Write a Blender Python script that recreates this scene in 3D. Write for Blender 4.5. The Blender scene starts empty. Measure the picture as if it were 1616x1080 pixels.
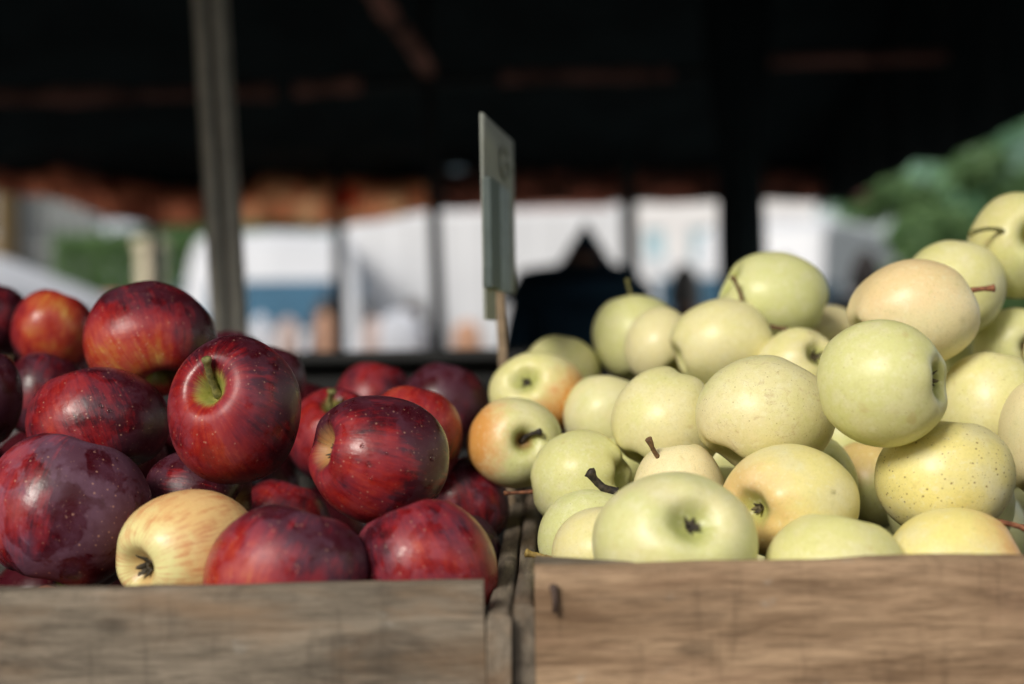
import bpy, bmesh, math, random
from mathutils import Vector, Matrix, noise
from mathutils.bvhtree import BVHTree

PI = math.pi
SC = bpy.context.scene
COL = SC.collection
CAMZ = 1.22
ROLL = math.radians(1.0)
F = 2244.0

def P(px, py, D):
    """world point seen at photo pixel (px,py) at distance D along the view axis (used to measure real positions)"""
    x = (px - 808) / F * D
    z = -(py - 540) / F * D
    c, s = math.cos(ROLL), math.sin(ROLL)
    return Vector((x * c + z * s, D, -x * s + z * c + CAMZ)) if False else Vector((x * c - z * s * -1, D, z * c - x * s + CAMZ))

# ------------------------------------------------------------------ helpers
def link(name, me, mat=None, parent=None):
    o = bpy.data.objects.new(name, me)
    COL.objects.link(o)
    if mat:
        me.materials.append(mat)
    if parent:
        o.parent = parent
    return o

def tag(o, label=None, cat=None, group=None, kind=None):
    if label: o['label'] = label
    if cat: o['category'] = cat
    if group: o['group'] = group
    if kind: o['kind'] = kind
    return o

def empty(name, loc, rz=0.0):
    o = bpy.data.objects.new(name, None)
    COL.objects.link(o)
    o.location = loc
    o.rotation_euler = (0, 0, rz)
    o.empty_display_size = 0.05
    return o

def mesh_from(name, vs, fs, smooth=True):
    me = bpy.data.meshes.new(name)
    me.from_pydata([tuple(v) for v in vs], [], fs)
    me.update()
    if smooth:
        for p in me.polygons:
            p.use_smooth = True
    return me

class MB:
    def __init__(s): s.v = []; s.f = []
    def box(s, a, b, rot=None, off=None):
        i = len(s.v)
        for z in (a[2], b[2]):
            for y in (a[1], b[1]):
                for x in (a[0], b[0]):
                    p = Vector((x, y, z))
                    if rot: p = rot @ p
                    if off: p = p + Vector(off)
                    s.v.append(p)
        for q in ((0,2,3,1),(4,5,7,6),(0,1,5,4),(2,6,7,3),(0,4,6,2),(1,3,7,5)):
            s.f.append([i + k for k in q])
        return s
    def bar(s, p, q, w, h=None, n=4, r2=None):
        p = Vector(p); q = Vector(q); h = h or w
        d = (q - p).normalized()
        u = d.cross(Vector((0, 0, 1)))
        if u.length < 1e-3: u = Vector((1, 0, 0))
        u.normalize(); t = u.cross(d)
        i = len(s.v)
        for k, c in enumerate((p, q)):
            sc = 1 if (k == 0 or r2 is None) else r2
            for j in range(n):
                a = 2 * PI * (j + .5) / n
                kk = 1 / math.cos(PI / n) if n == 4 else 1
                s.v.append(c + u * math.cos(a) * w / 2 * sc * kk + t * math.sin(a) * h / 2 * sc * kk)
        for j in range(n):
            s.f.append([i + j, i + (j + 1) % n, i + n + (j + 1) % n, i + n + j])
        s.f.append([i + j for j in range(n)][::-1]); s.f.append([i + n + j for j in range(n)])
        return s
    def sheet(s, fn, nu, nv):
        i = len(s.v)
        for b in range(nv + 1):
            for a in range(nu + 1):
                s.v.append(Vector(fn(a / nu, b / nv)))
        for b in range(nv):
            for a in range(nu):
                k = i + b * (nu + 1) + a
                s.f.append([k, k + 1, k + nu + 2, k + nu + 1])
        return s
    def lathe(s, prof, c, n=24):
        i = len(s.v); c = Vector(c)
        for r, z in prof:
            for j in range(n):
                a = 2 * PI * j / n
                s.v.append(c + Vector((r * math.cos(a), r * math.sin(a), z)))
        for k in range(len(prof) - 1):
            for j in range(n):
                s.f.append([i + k * n + j, i + k * n + (j + 1) % n, i + (k + 1) * n + (j + 1) % n, i + (k + 1) * n + j])
        return s
    def build(s, name, mat, parent=None, smooth=False, bevel=0.0, seg=2, solid=0.0):
        o = link(name, mesh_from(name, s.v, s.f, smooth), mat, parent)
        if solid:
            m = o.modifiers.new('s', 'SOLIDIFY'); m.thickness = solid
        if bevel:
            m = o.modifiers.new('b', 'BEVEL'); m.width = bevel; m.segments = seg; m.limit_method = 'ANGLE'
        return o

# ------------------------------------------------------------------ node helpers
class NT:
    def __init__(s, name):
        s.m = bpy.data.materials.new(name); s.m.use_nodes = True
        s.t = s.m.node_tree; s.t.nodes.clear()
        s.out = s.t.nodes.new('ShaderNodeOutputMaterial')
    def n(s, typ, **kw):
        x = s.t.nodes.new(typ)
        for k, v in kw.items(): setattr(x, k, v)
        return x
    def l(s, a, b): s.t.links.new(a, b)
    def val(s, sock, v):
        if isinstance(v, bpy.types.NodeSocket): s.l(v, sock)
        elif v is not None:
            if hasattr(sock.default_value, '__len__') and not hasattr(v, '__len__'): v = (v, v, v)
            if hasattr(v, '__len__') and len(v) == 3 and len(sock.default_value) == 4: v = (*v, 1)
            sock.default_value = v
    def math(s, op, a, b=None, c=None, clamp=False):
        x = s.n('ShaderNodeMath', operation=op); x.use_clamp = clamp
        s.val(x.inputs[0], a)
        if b is not None: s.val(x.inputs[1], b)
        if c is not None: s.val(x.inputs[2], c)
        return x.outputs[0]
    def vmath(s, op, a, b=None, scale=None):
        x = s.n('ShaderNodeVectorMath', operation=op)
        s.val(x.inputs[0], a)
        if b is not None: s.val(x.inputs[1], b)
        if scale is not None: s.val(x.inputs['Scale'], scale)
        return x.outputs['Value'] if op in ('DOT_PRODUCT', 'LENGTH', 'DISTANCE') else x.outputs[0]
    def noise(s, vec, scale, detail=3, rough=.55, dist=0.0, w=None):
        x = s.n('ShaderNodeTexNoise', noise_dimensions='4D' if w is not None else '3D')
        s.l(vec, x.inputs['Vector']); x.inputs['Scale'].default_value = scale
        x.inputs['Detail'].default_value = detail; x.inputs['Roughness'].default_value = rough
        x.inputs['Distortion'].default_value = dist
        if w is not None: s.val(x.inputs['W'], w)
        return x.outputs['Fac']
    def sstep(s, v, a, b, c=0.0, d=1.0):
        x = s.n('ShaderNodeMapRange', interpolation_type='SMOOTHSTEP')
        s.val(x.inputs[0], v); s.val(x.inputs[1], a); s.val(x.inputs[2], b)
        x.inputs[3].default_value = c; x.inputs[4].default_value = d
        return x.outputs[0]
    def mix(s, f, a, b, mode='MIX'):
        x = s.n('ShaderNodeMix', data_type='RGBA', blend_type=mode)
        s.val(x.inputs[0], f); s.val(x.inputs[6], a); s.val(x.inputs[7], b)
        return x.outputs[2]
    def attr(s, name, obj=False):
        x = s.n('ShaderNodeAttribute', attribute_name=name, attribute_type='OBJECT' if obj else 'GEOMETRY')
        return x
    def voro(s, vec, scale, rnd=1.0, w=None):
        x = s.n('ShaderNodeTexVoronoi', feature='F1', voronoi_dimensions='4D' if w is not None else '3D')
        s.l(vec, x.inputs['Vector']); x.inputs['Scale'].default_value = scale
        x.inputs['Randomness'].default_value = rnd
        if w is not None: s.val(x.inputs['W'], w)
        return x
    def bump(s, h, strength, dist, nrm=None):
        x = s.n('ShaderNodeBump'); x.inputs['Strength'].default_value = strength
        x.inputs['Distance'].default_value = dist; s.l(h, x.inputs['Height'])
        if nrm is not None: s.l(nrm, x.inputs['Normal'])
        return x.outputs[0]
    def principled(s, color, rough=.5, normal=None, **kw):
        x = s.n('ShaderNodeBsdfPrincipled')
        s.val(x.inputs['Base Color'], color); s.val(x.inputs['Roughness'], rough)
        if normal is not None: s.l(normal, x.inputs['Normal'])
        for k, v in kw.items(): s.val(x.inputs[k.replace('_', ' ')], v)
        s.l(x.outputs[0], s.out.inputs[0])
        return x

def simple(name, col, rough=.6, var=.25, scale=8.0, metal=0.0, bump=0.0, **kw):
    t = NT(name)
    tc = t.n('ShaderNodeTexCoord').outputs['Object']
    oi = t.n('ShaderNodeObjectInfo').outputs['Random']
    nz = t.noise(tc, scale, 4, .6, w=t.math('MULTIPLY', oi, 20))
    f = t.sstep(nz, .3, .7)
    c2 = tuple(c * (1 - var) for c in col)
    c = t.mix(f, c2, col)
    nrm = t.bump(nz, bump, .01) if bump else None
    t.principled(c, t.math('ADD', rough - .05, t.math('MULTIPLY', f, .1)), nrm, Metallic=metal, **kw)
    return t.m

# ------------------------------------------------------------------ apple materials
def mat_red():
    t = NT('red_apple_skin')
    ap = t.attr('apco').outputs['Vector']; nc = t.attr('nco').outputs['Vector']
    seed = t.attr('seed', True).outputs['Fac']; gold = t.attr('gold', True).outputs['Fac']
    gdir = t.attr('gdir', True).outputs['Vector']; bloom = t.attr('bloom', True).outputs['Fac']
    dark = t.attr('dark', True).outputs['Fac']; yel = t.attr('yel', True).outputs['Fac']
    sp = t.n('ShaderNodeSeparateXYZ'); t.l(ap, sp.inputs[0])
    flat = t.n('ShaderNodeCombineXYZ'); t.l(sp.outputs[0], flat.inputs[0]); t.l(sp.outputs[1], flat.inputs[1])
    rad = t.vmath('LENGTH', flat.outputs[0])
    un = t.vmath('NORMALIZE', flat.outputs[0])
    su = t.n('ShaderNodeSeparateXYZ'); t.l(un, su.inputs[0])
    def streakvec(k, zk):
        c = t.n('ShaderNodeCombineXYZ')
        t.l(t.math('MULTIPLY', su.outputs[0], k), c.inputs[0]); t.l(t.math('MULTIPLY', su.outputs[1], k), c.inputs[1])
        t.l(t.math('MULTIPLY', sp.outputs[2], zk), c.inputs[2]); return c.outputs[0]
    st1 = t.noise(streakvec(5, 1.0), 2.2, 5, .65, .2, w=seed)
    st2 = t.noise(streakvec(14, 1.6), 2.4, 3, .6, .1, w=seed)
    blot = t.noise(ap, 1.5, 4, .55, .3, w=seed)
    blot2 = t.noise(ap, 4.5, 4, .6, .3, w=t.math('ADD', seed, 7.3))
    # how ripe / red each place of the skin is
    m = t.math('ADD', t.math('MULTIPLY', blot, .9), t.math('MULTIPLY', st1, .52))
    m = t.math('ADD', m, t.math('MULTIPLY', st2, .30))
    m = t.math('ADD', m, t.math('MULTIPLY', blot2, .25)); m = t.math('ADD', m, .07)          # ~ .94 mean
    m = t.math('ADD', m, t.math('MULTIPLY', t.math('SUBTRACT', dark, .5), .5))
    side = t.vmath('DOT_PRODUCT', nc, gdir)
    g = t.math('MULTIPLY', t.sstep(side, -.1, .95), gold)
    m = t.math('SUBTRACT', m, t.math('MULTIPLY', g, .55))
    ramp = t.n('ShaderNodeValToRGB'); t.l(m, ramp.inputs[0])
    cr = ramp.color_ramp
    stops = [(.30, (.62, .38, .09)), (.47, (.46, .13, .03)), (.60, (.42, .05, .02)), (.74, (.30, .016, .012)),
             (.90, (.19, .008, .011)), (1.03, (.05, .004, .008))]
    mr = t.n('ShaderNodeMapRange'); t.l(m, mr.inputs[0]); mr.inputs[1].default_value = .3; mr.inputs[2].default_value = 1.15
    t.l(mr.outputs[0], ramp.inputs[0])
    while len(cr.elements) < len(stops): cr.elements.new(.5)
    for e, (p, c) in zip(cr.elements, stops): e.position = (p - .3) / .85; e.color = (*c, 1)
    col = ramp.outputs[0]
    # yellow coloured individual
    ylw = t.mix(t.sstep(t.math('ADD', rad, t.math('MULTIPLY', blot2, .6)), .85, 1.25), (.80, .74, .34), (.78, .52, .22))
    ylw = t.mix(t.math('MULTIPLY', t.sstep(t.math('ADD', st1, t.math('MULTIPLY', blot2, .5)), .68, .95), .6), ylw, (.56, .16, .06))
    col = t.mix(yel, col, ylw)
    # green stalk cavity with ragged edge
    cav = t.math('ADD', rad, t.math('MULTIPLY', t.math('SUBTRACT', st2, .5), .28))
    cg = t.math('MULTIPLY', t.sstep(cav, .29, .15), t.math('GREATER_THAN', sp.outputs[2], 0.0))
    col = t.mix(cg, col, t.mix(t.sstep(blot2, .3, .7), (.20, .23, .03), (.42, .40, .09)))
    cb = t.math('MULTIPLY', t.sstep(cav, .42, .16), t.math('LESS_THAN', sp.outputs[2], 0.0))
    col = t.mix(t.math('MULTIPLY', cb, .7), col, (.50, .30, .10))
    # waxy bloom: purple grey film with wiped edges
    bn = t.noise(ap, 1.7, 5, .6, .6, w=t.math('ADD', seed, 31.0))
    bf = t.math('MULTIPLY', t.sstep(bn, .46, .52), bloom)
    bsoft = t.math('MULTIPLY', t.sstep(t.noise(ap, 3.2, 4, .6, .3, w=t.math('ADD', seed, 11.0)), .35, .7), bloom)
    bt = t.math('ADD', t.math('MULTIPLY', bf, .07), t.math('MULTIPLY', bsoft, .07))
    col = t.mix(bt, col, (.42, .26, .42))
    # lenticels
    cs = t.n('ShaderNodeCombineXYZ'); t.val(cs.inputs[0], seed); apv = t.vmath('ADD', ap, cs.outputs[0])
    v = t.voro(apv, 11.0, 1.0)
    wn = t.n('ShaderNodeTexWhiteNoise', noise_dimensions='3D'); t.l(v.outputs['Position'], wn.inputs['Vector'])
    dsz = t.math('MULTIPLY_ADD', wn.outputs['Value'], .15, .07)
    dots = t.sstep(v.outputs['Distance'], dsz, t.math('MULTIPLY', dsz, .35))
    v2 = t.voro(apv, 17.0, 1.0)
    d2 = t.math('MULTIPLY', t.sstep(v2.outputs['Distance'], .16, .05), .45)
    dots = t.math('MAXIMUM', dots, d2)
    col = t.mix(t.math('MULTIPLY', dots, t.math('SUBTRACT', .50, t.math('MULTIPLY', yel, .42))), col, (.62, .34, .24))
    # scuffs
    sc = t.noise(ap, 22, 2, .5, 2.0, w=seed)
    col = t.mix(t.math('MULTIPLY', t.sstep(sc, .70, .78), .12), col, (.5, .4, .4))
    rough = t.math('ADD', t.math('MULTIPLY', bf, .20), t.math('ADD', .20, t.math('MULTIPLY', blot2, .16)))
    h = t.math('ADD', t.math('MULTIPLY', t.noise(ap, 9, 3, .5, w=seed), .6), t.math('MULTIPLY', st2, .25))
    nrm = t.bump(h, .22, .0016)
    nrm = t.bump(dots, .2, .0003, nrm)
    t.principled(col, rough, nrm, Specular_IOR_Level=.38)
    return t.m

def mat_yellow():
    t = NT('yellow_apple_skin')
    ap = t.attr('apco').outputs['Vector']; nc = t.attr('nco').outputs['Vector']
    seed = t.attr('seed', True).outputs['Fac']; blush = t.attr('blush', True).outputs['Fac']
    gdir = t.attr('gdir', True).outputs['Vector']; green = t.attr('green', True).outputs['Fac']
    spots = t.attr('spots', True).outputs['Fac']; russ = t.attr('russet', True).outputs['Fac']
    warm = t.attr('warm', True).outputs['Fac']; peach = t.attr('peach', True).outputs['Fac']
    sp = t.n('ShaderNodeSeparateXYZ'); t.l(ap, sp.inputs[0])
    flat = t.n('ShaderNodeCombineXYZ'); t.l(sp.outputs[0], flat.inputs[0]); t.l(sp.outputs[1], flat.inputs[1])
    rad = t.vmath('LENGTH', flat.outputs[0])
    n1 = t.noise(ap, 1.4, 4, .5, .3, w=seed); n2 = t.noise(ap, 4.0, 5, .6, .4, w=t.math('ADD', seed, 5.0))
    col = t.mix(t.sstep(t.math('ADD', n1, t.math('MULTIPLY', green, .35)), .38, .85), (.78, .72, .40), (.67, .69, .31))
    col = t.mix(t.math('MULTIPLY', t.sstep(n2, .45, .75), .55), col, (.80, .78, .54))
    col = t.mix(t.math('MULTIPLY', warm, t.sstep(n1, .25, .6)), col, t.mix(peach, (.86, .74, .26), (.88, .76, .44)))
    side = t.math('ADD', t.vmath('DOT_PRODUCT', nc, gdir), t.math('MULTIPLY', t.math('SUBTRACT', n2, .5), .7))
    bf = t.math('MULTIPLY', t.sstep(side, .15, .8), blush)
    bc = t.mix(t.sstep(side, .4, .95), (.80, .46, .20), (.70, .30, .06))
    col = t.mix(bf, col, bc)
    # cavities
    cav = t.math('ADD', rad, t.math('MULTIPLY', t.math('SUBTRACT', n2, .5), .18))
    up = t.math('GREATER_THAN', sp.outputs[2], 0.0)
    col = t.mix(t.math('MULTIPLY', t.sstep(cav, .42, .15), .75), col, (.36, .40, .09))
    col = t.mix(t.math('MULTIPLY', t.math('MULTIPLY', t.sstep(cav, .26, .10), up), t.math('ADD', .35, t.math('MULTIPLY', blush, .6))), col, (.22, .10, .025))
    # specks
    cs = t.n('ShaderNodeCombineXYZ'); t.val(cs.inputs[0], seed); apv = t.vmath('ADD', ap, cs.outputs[0])
    v = t.voro(apv, 13.0, 1.0)
    wn = t.n('ShaderNodeTexWhiteNoise', noise_dimensions='3D'); t.l(v.outputs['Position'], wn.inputs['Vector'])
    dsz = t.math('MULTIPLY', t.math('MULTIPLY_ADD', wn.outputs['Value'], .20, .03), t.math('MULTIPLY_ADD', spots, .7, .6))
    d1 = t.sstep(v.outputs['Distance'], dsz, t.math('MULTIPLY', dsz, .3))
    v2 = t.voro(apv, 21.0, 1.0)
    d2 = t.math('MULTIPLY', t.sstep(v2.outputs['Distance'], .17, .07), t.sstep(n2, .42, .55))
    dots = t.math('MAXIMUM', d1, t.math('MULTIPLY', d2, .85))
    col = t.mix(t.math('MULTIPLY', dots, t.math('MULTIPLY_ADD', spots, .35, .50)), col, (.26, .17, .05))
    # russet scratches
    warp = t.noise(ap, 2.6, 2, .5, 1.2, w=t.math('ADD', seed, 9.0))
    ln = t.math('ABSOLUTE', t.math('SUBTRACT', warp, .5))
    rs = t.math('MULTIPLY', t.math('MULTIPLY', t.sstep(ln, .018, .004), .6), t.sstep(n2, .50, .64))
    r2 = t.math('MULTIPLY', t.sstep(t.noise(ap, 5, 6, .75, .9, w=t.math('ADD', seed, 15.0)), .54, .68), .8)
    rs = t.math('MULTIPLY', t.math('MAXIMUM', rs, r2), russ)
    col = t.mix(t.math('MULTIPLY', rs, .6), col, (.50, .35, .16))
    mic = t.noise(ap, 38, 3, .7, w=seed)
    col = t.mix(t.math('MULTIPLY', t.sstep(mic, .45, .75), .30), col, (.52, .46, .20))
    mid = t.noise(ap, 11, 4, .6, .5, w=t.math('ADD', seed, 3.0))
    col = t.mix(t.math('MULTIPLY', t.sstep(mid, .52, .72), .35), col, (.86, .84, .60))
    col = t.mix(t.math('MULTIPLY', t.sstep(mid, .46, .30), .22), col, (.50, .48, .16))
    # small bruises
    br = t.sstep(t.noise(ap, 3.1, 2, .4, 0, w=t.math('ADD', seed, 25.0)), .70, .80)
    col = t.mix(t.math('MULTIPLY', br, .35), col, (.55, .40, .16))
    rough = t.math('ADD', .27, t.math('MULTIPLY', mid, .22))
    h = t.math('ADD', t.math('MULTIPLY', t.noise(ap, 7, 3, .5, w=seed), .6), t.math('MULTIPLY', dots, -.1))
    nrm = t.bump(h, .22, .0016)
    x = t.principled(col, rough, nrm, Specular_IOR_Level=.42, Subsurface_Weight=.12, Subsurface_Scale=.006)
    x.inputs['Subsurface Radius'].default_value = (1, .7, .25)
    return t.m

def mat_stem(name, a, b):
    t = NT(name)
    tc = t.n('ShaderNodeTexCoord').outputs['Object']
    n = t.noise(tc, 320, 4, .7)
    t.principled(t.mix(t.sstep(n, .35, .65), a, b), .7, t.bump(n, .6, .0006))
    return t.m

M_RED, M_YEL = mat_red(), mat_yellow()
STEM = dict(brown=mat_stem('stem_brown', (.07, .035, .015), (.22, .12, .05)), rust=mat_stem('stem_rust', (.13, .04, .02), (.32, .13, .06)),
            green=mat_stem('stem_green', (.10, .10, .03), (.26, .24, .08)), black=mat_stem('stem_dark', (.012, .010, .010), (.06, .045, .03)),
            tan=mat_stem('stem_tan', (.24, .16, .04), (.42, .30, .09)))
M_CAL = mat_stem('calyx', (.035, .025, .012), (.16, .13, .06))
M_CAL_DARK = mat_stem('calyx_dark', (.02, .018, .012), (.09, .07, .04))

# ------------------------------------------------------------------ apple meshes
PROF = [(0, .50), (.05, .52), (.11, .60), (.18, .715), (.26, .805), (.36, .86), (.48, .858), (.62, .785), (.76, .655), (.885, .465), (.97, .24),
        (1.0, .01), (.985, -.21), (.925, -.43), (.83, -.61), (.70, -.755), (.57, -.845), (.46, -.875), (.36, -.86), (.27, -.80), (.18, -.725), (.10, -.675), (.04, -.66), (0, -.655)]

def catmull(pts, n):
    out = []
    m = len(pts)
    for i in range(n + 1):
        u = i / n * (m - 1); k = min(int(u), m - 2); w = u - k
        p = [Vector((*pts[max(0, min(m - 1, k + j))], 0)) for j in (-1, 0, 1, 2)]
        out.append(.5 * ((2 * p[1]) + (-p[0] + p[2]) * w + (2 * p[0] - 5 * p[1] + 4 * p[2] - p[3]) * w * w + (-p[0] + 3 * p[1] - 3 * p[2] + p[3]) * w ** 3))
    return out

def apple_verts(seed, nu=64, nv=52, lobe=.03, taper=.0, lump=.035):
    rn = random.Random(seed)
    pr = catmull(PROF, nv)
    off = Vector((rn.uniform(-50, 50), rn.uniform(-50, 50), rn.uniform(-50, 50)))
    ph = rn.uniform(0, 6.28); tilt = rn.uniform(-.10, .10); td = rn.uniform(0, 6.28)
    lob = [rn.uniform(.6, 1.5) for _ in range(5)]
    co, base = [], []
    for k, q in enumerate(pr):
        r, z = max(q.x, 0.0), q.y
        for j in range(nu):
            a = 2 * PI * j / nu
            base.append(Vector((r * math.cos(a), r * math.sin(a), z)))
            c5 = 0
            for i5 in range(5):
                da = (a - ph - i5 * 2 * PI / 5 + PI) % (2 * PI) - PI
                c5 += lob[i5] * math.exp(-(da / .42) ** 2)
            c5 = c5 - .62
            low = max(0, min(1, .5 - z * .75))
            rr = r * (1 + lobe * c5 * (.35 + low * 1.1) * min(1, r * 2))
            rr *= 1 + taper * z * .5
            rad = min(1, r / .35)
            zz = z + lobe * 1.6 * c5 * (-1 if z < 0 else .55) * math.exp(-((r - .5) / .28) ** 2)
            zz += tilt * r * math.cos(a - td) * (.6 if z > 0 else .9)
            v = Vector((rr * math.cos(a), rr * math.sin(a), zz))
            nn = noise.noise(base[-1] * .9 + off) * 1.3 + noise.noise(base[-1] * 2.1 + off * 2) * .35
            v *= 1 + lump * nn * min(1, r * 3)
            co.append(v)
    fs = []
    for k in range(len(pr) - 1):
        for j in range(nu):
            fs.append([k * nu + j, (k + 1) * nu + j, (k + 1) * nu + (j + 1) % nu, k * nu + (j + 1) % nu])
    return co, base, fs

def rot_to(axis, spin):
    axis = Vector(axis).normalized()
    q = Vector((0, 0, 1)).rotation_difference(axis)
    return q.to_matrix() @ Matrix.Rotation(spin, 3, 'Z')

CR, SR = math.cos(ROLL), math.sin(ROLL)
CAMX = Vector((CR, 0, -SR)); CAMU = Vector((SR, 0, CR))
def cam2w(v):      # camera frame (right, depth, up) -> world
    return CAMX * v[0] + Vector((0, 1, 0)) * v[1] + CAMU * v[2]

def tube(pts, rads, n=9):
    vs, fs = [], []
    for i, p in enumerate(pts):
        d = (pts[min(i + 1, len(pts) - 1)] - pts[max(i - 1, 0)]).normalized()
        u = d.cross(Vector((.3, .9, .2))).normalized(); w = d.cross(u)
        for j in range(n):
            a = 2 * PI * j / n
            vs.append(p + (u * math.cos(a) + w * math.sin(a)) * rads[i] * (1 + .18 * noise.noise(p * 900 + Vector((j * 1.7, 0, 0)))))
    for i in range(len(pts) - 1):
        for j in range(n):
            fs.append([i * n + j, i * n + (j + 1) % n, (i + 1) * n + (j + 1) % n, (i + 1) * n + j])
    fs.append([j for j in range(n)][::-1]); fs.append([(len(pts) - 1) * n + j for j in range(n)])
    return vs, fs

def add_stem(parent, b, t, r, mat, bend=.12, seed=0):
    """b, t in parent's local space"""
    rn = random.Random(seed)
    d = t - b; L = d.length
    side = d.cross(Vector((0, 1, 0)))
    if side.length < 1e-6: side = Vector((1, 0, 0))
    side.normalize()
    pts, rads = [], []
    N = 14
    for i in range(N + 1):
        u = i / N
        pts.append(b + d * u + side * bend * L * math.sin(PI * u) + Vector((noise.noise(Vector((u * 4, seed, 0))), noise.noise(Vector((u * 4, seed, 5))), 0)) * L * .035)
        k = .85 + .35 * (1 - u) ** 3 + (.55 * max(0, (u - .80) / .20))
        rads.append(r * k)
    pts.append(pts[-1] + d.normalized() * r * .35); rads.append(r * .75)
    vs, fs = tube(pts, rads)
    return link('stem', mesh_from('stem', vs, fs), mat, parent)

def add_calyx(parent, c, axis, s, mat, seed):
    """little dried sepals at c pointing outwards along axis (local space)"""
    rn = random.Random(seed)
    R = rot_to(axis, rn.uniform(0, 6))
    vs, fs = [], []
    for k in range(6):
        a = 2 * PI * k / 6 + rn.uniform(-.3, .3); L = s * rn.uniform(.75, 1.25); curl = rn.uniform(-.5, .9)
        dirv = Vector((math.cos(a), math.sin(a), 0)); per = Vector((-dirv.y, dirv.x, 0))
        i = len(vs); N = 5
        for q in range(N + 1):
            u = q / N; w = s * .24 * (1 - u) ** .7 + s * .02
            rr = s * .22 + L * .55 * u * (1 - .5 * curl * u)
            p = dirv * rr + Vector((0, 0, L * (.15 + .8 * u * (.35 + .45 * u) + .3 * math.sin(u * 3) * curl)))
            p += per * rn.uniform(-.06, .06) * s
            vs += [p - per * w, p + Vector((0, 0, s * .05)), p + per * w]
        for q in range(N):
            b = i + q * 3
            fs += [[b, b + 1, b + 4, b + 3], [b + 1, b + 2, b + 5, b + 4]]
    i = len(vs)
    for q, (r_, z_) in enumerate([(.42, -.12), (.38, .12), (.22, .22), (.05, .12)]):
        for j in range(8):
            a = j * PI / 4; vs.append(Vector((r_ * s * math.cos(a), r_ * s * math.sin(a), z_ * s + rn.uniform(-.03, .03) * s)))
    for q in range(3):
        for j in range(8): fs.append([i + q * 8 + j, i + q * 8 + (j + 1) % 8, i + (q + 1) * 8 + (j + 1) % 8, i + (q + 1) * 8 + j])
    vs = [c + R @ v for v in vs]
    o = link('calyx', mesh_from('calyx', vs, fs), mat, parent)
    m = o.modifiers.new('s', 'SOLIDIFY'); m.thickness = s * .07; m.offset = 0
    return o

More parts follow.
